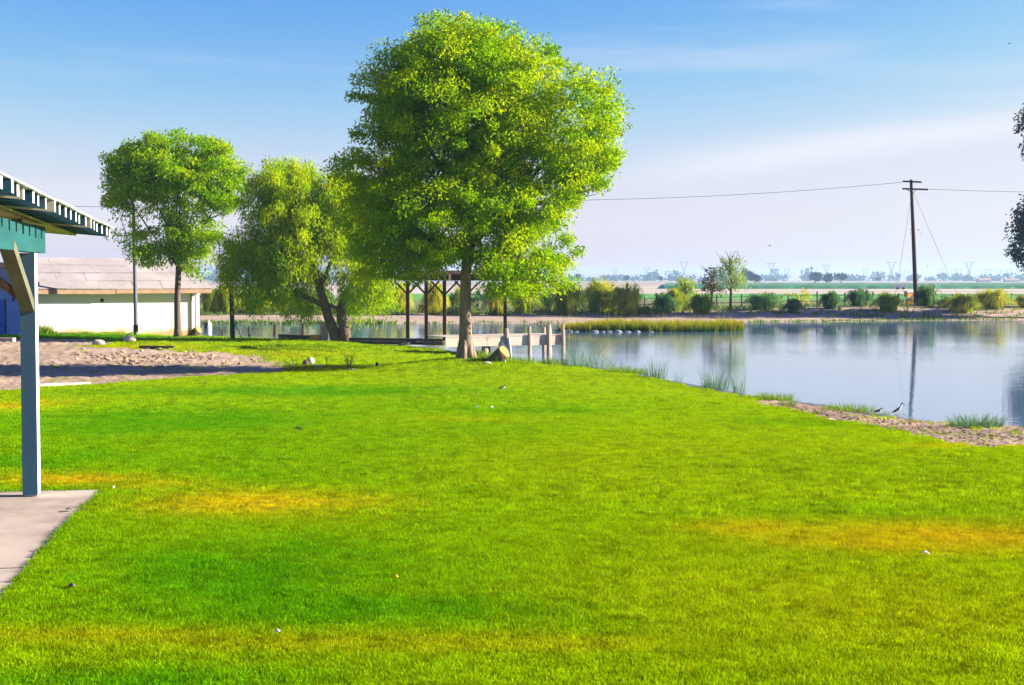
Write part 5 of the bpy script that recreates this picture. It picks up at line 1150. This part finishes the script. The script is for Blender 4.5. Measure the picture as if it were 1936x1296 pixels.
m_ = MB(); m_.tube([g_ + Vector((-.04, 0, .26)), g_ + Vector((.05, 0, .28))], .028, 8); m_.build('tap', M['metal'], sp)
m_ = MB(); g_ = Vector(G(955, 688)); m_.tube([g_, g_ + Vector((0, 0, .16))], .022, 8); sp = tag(m_.build('standpipe', M['white_paint']), 'short white pipe stub right of the cut log', 'pipe')
# churned clods
def clods(name, n, sampler, smin, smax, mat, label):
    m_ = MB()
    for _ in range(n):
        px, py = sampler(); g_ = G(px, py); s_ = random.uniform(smin, smax) * (g_[1] / 40)
        m_.rock((g_[0], g_[1], g_[2] + s_ * .1), (s_ * random.uniform(.8, 1.7), s_, s_ * random.uniform(.4, .7)), 0, jit=.3)
    tag(m_.build(name, mat), label, 'soil', kind='stuff')
clods('soil_clods', 170, lambda: (random.gauss(275, 70), random.gauss(679, 6)), .05, .16, M['dirt'], 'churned soil clods on the dirt lot')
def bank_s():
    px = random.uniform(1450, 1936); return px, 758 + (px - 1450) * .135 + random.uniform(0, 30) * (px - 1400) / 500 + 4
clods('bank_clods', 420, bank_s, .03, .11, M['mud'], 'churned mud clods on the bare near bank')

# ---- birds
def bird(px, py, size, label, body_col, belly, pose, facing, nm, flat=False, g=None, dz=0.0):
    """one continuous lofted body: tail - back - breast - neck - head - bill, with two legs"""
    g_ = Vector(G(px, py)) if g is None else Vector(g); m_ = MB(); s = size
    path, rad = pose
    d = Vector((math.cos(facing), math.sin(facing), 0)); side = Vector((-d.y, d.x, 0)); n = 10; vs = []
    for i, ((f_, z_), r_) in enumerate(zip(path, rad)):
        c_ = g_ + d * f_ * s + Vector((0, 0, z_ * s + dz))
        a_ = path[max(i - 1, 0)]; b_ = path[min(i + 1, len(path) - 1)]; tx, tz = b_[0] - a_[0], b_[1] - a_[1]; L = math.hypot(tx, tz); up = d * (-tz / L) + Vector((0, 0, tx / L))
        for k in range(n): q = 2 * math.pi * k / n; vs.append(c_ + side * math.cos(q) * r_ * s * .85 + up * math.sin(q) * r_ * s)
    for i in range(len(path) - 1):
        for k in range(n):
            q = 2 * math.pi * (k + .5) / n; low = math.sin(q) < -.15 and 1 <= i <= len(path) - 4
            pass
    o = len(m_.v); m_.v += [tuple(v) for v in vs]
    for i in range(len(path) - 1):
        for k in range(n):
            q = 2 * math.pi * (k + .5) / n; m_.f.append((i * n + k, i * n + (k + 1) % n, (i + 1) * n + (k + 1) % n, (i + 1) * n + k)); m_.m.append(1 if (math.sin(q) < .1 and 2 <= i <= len(path) - 4) else 0)
    m_.f += [tuple(range(n))[::-1], tuple((len(path) - 1) * n + k for k in range(n))]; m_.m += [0, 0]
    hip = path[3]
    for sg in (-1, 1):
        top = g_ + d * (hip[0] - .01) * s + side * sg * .05 * s + Vector((0, 0, (hip[1] - rad[3] * .6) * s + dz)); ft = g_ + d * (hip[0] + .02 * sg) * s + side * sg * .05 * s + Vector((0, 0, .005))
        kn = top.lerp(ft, .5) - d * .02 * s; m_.tube([top, kn, ft], [.018 * s, .012 * s, .012 * s], 5, mi=2); m_.tube([ft - d * .01 * s, ft + d * .09 * s], [.012 * s, .006 * s], 4, mi=2)
    return tag(m_.build(nm, [M[body_col], M[belly], M['pink']], smooth_=True), label, 'bird')
stilt = ([(-.42, .30), (-.30, .36), (-.12, .46), (.0, .53), (.12, .62), (.18, .72), (.22, .84), (.25, .93), (.30, .96), (.35, .945), (.45, .90), (.62, .83)], [.012, .04, .085, .105, .09, .05, .038, .045, .058, .03, .014, .006])
low = ([(-.5, .20), (-.34, .24), (-.15, .29), (.02, .33), (.16, .39), (.22, .46), (.26, .53), (.30, .565), (.35, .56), (.40, .545), (.5, .53)], [.012, .06, .12, .145, .12, .08, .065, .075, .06, .02, .006])
bird(1697, 789.5, .34, 'long legged black and white stilt standing at the water edge', 'black', 'white_feather', stilt, R(-12), 'wading_bird')
bird(1661, 783.5, .25, 'smaller dark bird left of the long legged stilt', 'black', 'white_feather', low, R(-8), 'wading_bird')
bird(566, 817, .15, 'black and white small bird feeding on the lawn left of centre', 'black', 'white_feather', ([(-.5, .46), (-.34, .42), (-.15, .37), (.02, .33), (.16, .27), (.22, .24), (.28, .20), (.32, .17), (.36, .13), (.42, .08)], [.012, .06, .12, .145, .12, .09, .075, .06, .03, .008]), R(-10), 'lawn_bird')
bird(950, 739, .25, 'small brown bird with pale breast standing on the lawn below the log', 'bark_dark', 'white_feather', low, R(-6), 'lawn_bird')
fb_pose = ([(-.4, .0), (-.25, .01), (-.1, .02), (0, .03), (.1, .03), (.2, .03), (.3, .02), (.4, .0)], [.02, .06, .1, .12, .11, .08, .06, .01])
def flyer(px, py, Y, s, label):
    c_ = Vector(P(px, py, Y)); m_ = MB(); m_.tube([c_ + Vector((-.3 * s, 0, 0)), c_, c_ + Vector((.3 * s, 0, .02))], [.02, .09 * s, .03], 8)
    for sg in (-1, 1): m_.add([c_ + Vector((.1 * s, 0, .03)), c_ + Vector((-.12 * s, 0, .03)), c_ + Vector((-.1 * s, sg * .5 * s, .25 * s)), c_ + Vector((.1 * s, sg * .5 * s, .28 * s)), c_ + Vector((.1 * s, 0, .05)), c_ + Vector((-.12 * s, 0, .05)), c_ + Vector((-.1 * s, sg * .5 * s, .27 * s)), c_ + Vector((.1 * s, sg * .5 * s, .30 * s))], [(0, 1, 2, 3), (7, 6, 5, 4), (0, 3, 7, 4), (1, 0, 4, 5), (2, 1, 5, 6), (3, 2, 6, 7)])
    tag(m_.build('flying_bird', M['black']), label, 'bird')
flyer(1455, 465, 150, .35, 'tiny bird flying low above the pale young tree'); flyer(1908, 83, 120, .25, 'tiny bird flying high near the top right corner')

# ---- litter on the lawn and slab
def litter(px, py, w_, l_, mat, label, cat, nm, seed, dz=.03):
    r_ = random.Random(seed); g_ = Vector(G(px, py)) + Vector((0, 0, dz)); m_ = MB(); n = 6; top = []; 
    for i in range(n):
        a_ = 2 * math.pi * i / n; top.append(g_ + Vector((math.cos(a_) * w_ * r_.uniform(.7, 1.1), math.sin(a_) * l_ * r_.uniform(.7, 1.1), r_.uniform(0, .025))))
    c_ = g_ + Vector((0, 0, .03)); vs = top + [c_] + [v - Vector((0, 0, .004)) for v in top] + [c_ - Vector((0, 0, .004))]
    m_.add(vs, [(i, (i + 1) % n, n) for i in range(n)] + [(n + 1 + (i + 1) % n, n + 1 + i, 2 * n + 1) for i in range(n)] + [(i, n + 1 + i, n + 1 + (i + 1) % n, (i + 1) % n) for i in range(n)])
    return tag(m_.build(nm, M[mat]), label, cat)
litter(524, 1212, .026, .03, 'white_feather', 'small crumpled white paper scrap on the near lawn', 'litter', 'paper_scrap', 1, .045)
litter(1750, 1057, .03, .025, 'white_feather', 'pale feather lying below the parched strip at right', 'litter', 'feather', 2, .04)
litter(130, 966, .045, .05, 'bark_dark', 'curled brown leaf on the concrete near its edge', 'leaf', 'dead_leaf', 3, .004)
litter(136, 1118, .04, .04, 'bark_dark', 'dark dead leaf on the grass beside the paving', 'leaf', 'dead_leaf', 4, .03)
litter(215, 931, .012, .012, 'white_feather', 'tiny white petal on the grass right of the paving corner', 'litter', 'petal', 5, .04)
litter(750, 1104, .012, .012, 'yellow', 'tiny yellow petal on the dark green lawn patch', 'litter', 'petal', 6, .04)
litter(902, 775, .035, .03, 'white_feather', 'left one of two white scraps on the lawn below the ash', 'litter', 'paper_scrap', 7, .05)
litter(930, 775, .04, .03, 'white_feather', 'right one of two white scraps on the lawn below the ash', 'litter', 'paper_scrap', 8, .05)
litter(1570, 796, .10, .07, 'stone', 'pale pebble at the edge of the bare bank', 'stone', 'pebble', 9, .02)

# ================================================================ HAZE
hm, t, out = newmat('haze'); v = N(t, 'ShaderNodeVolumePrincipled'); v.inputs['Color'].default_value = (.50, .74, 1.0, 1); v.inputs['Density'].default_value = .00021; v.inputs['Anisotropy'].default_value = .2
t.links.new(v.outputs[0], out.inputs['Volume'])
hb = MB(); hb.box((0, 2600, 17.0), (7600, 5400, 42.0)); hz_ = hb.build('haze', hm); tag(hz_, kind='stuff')
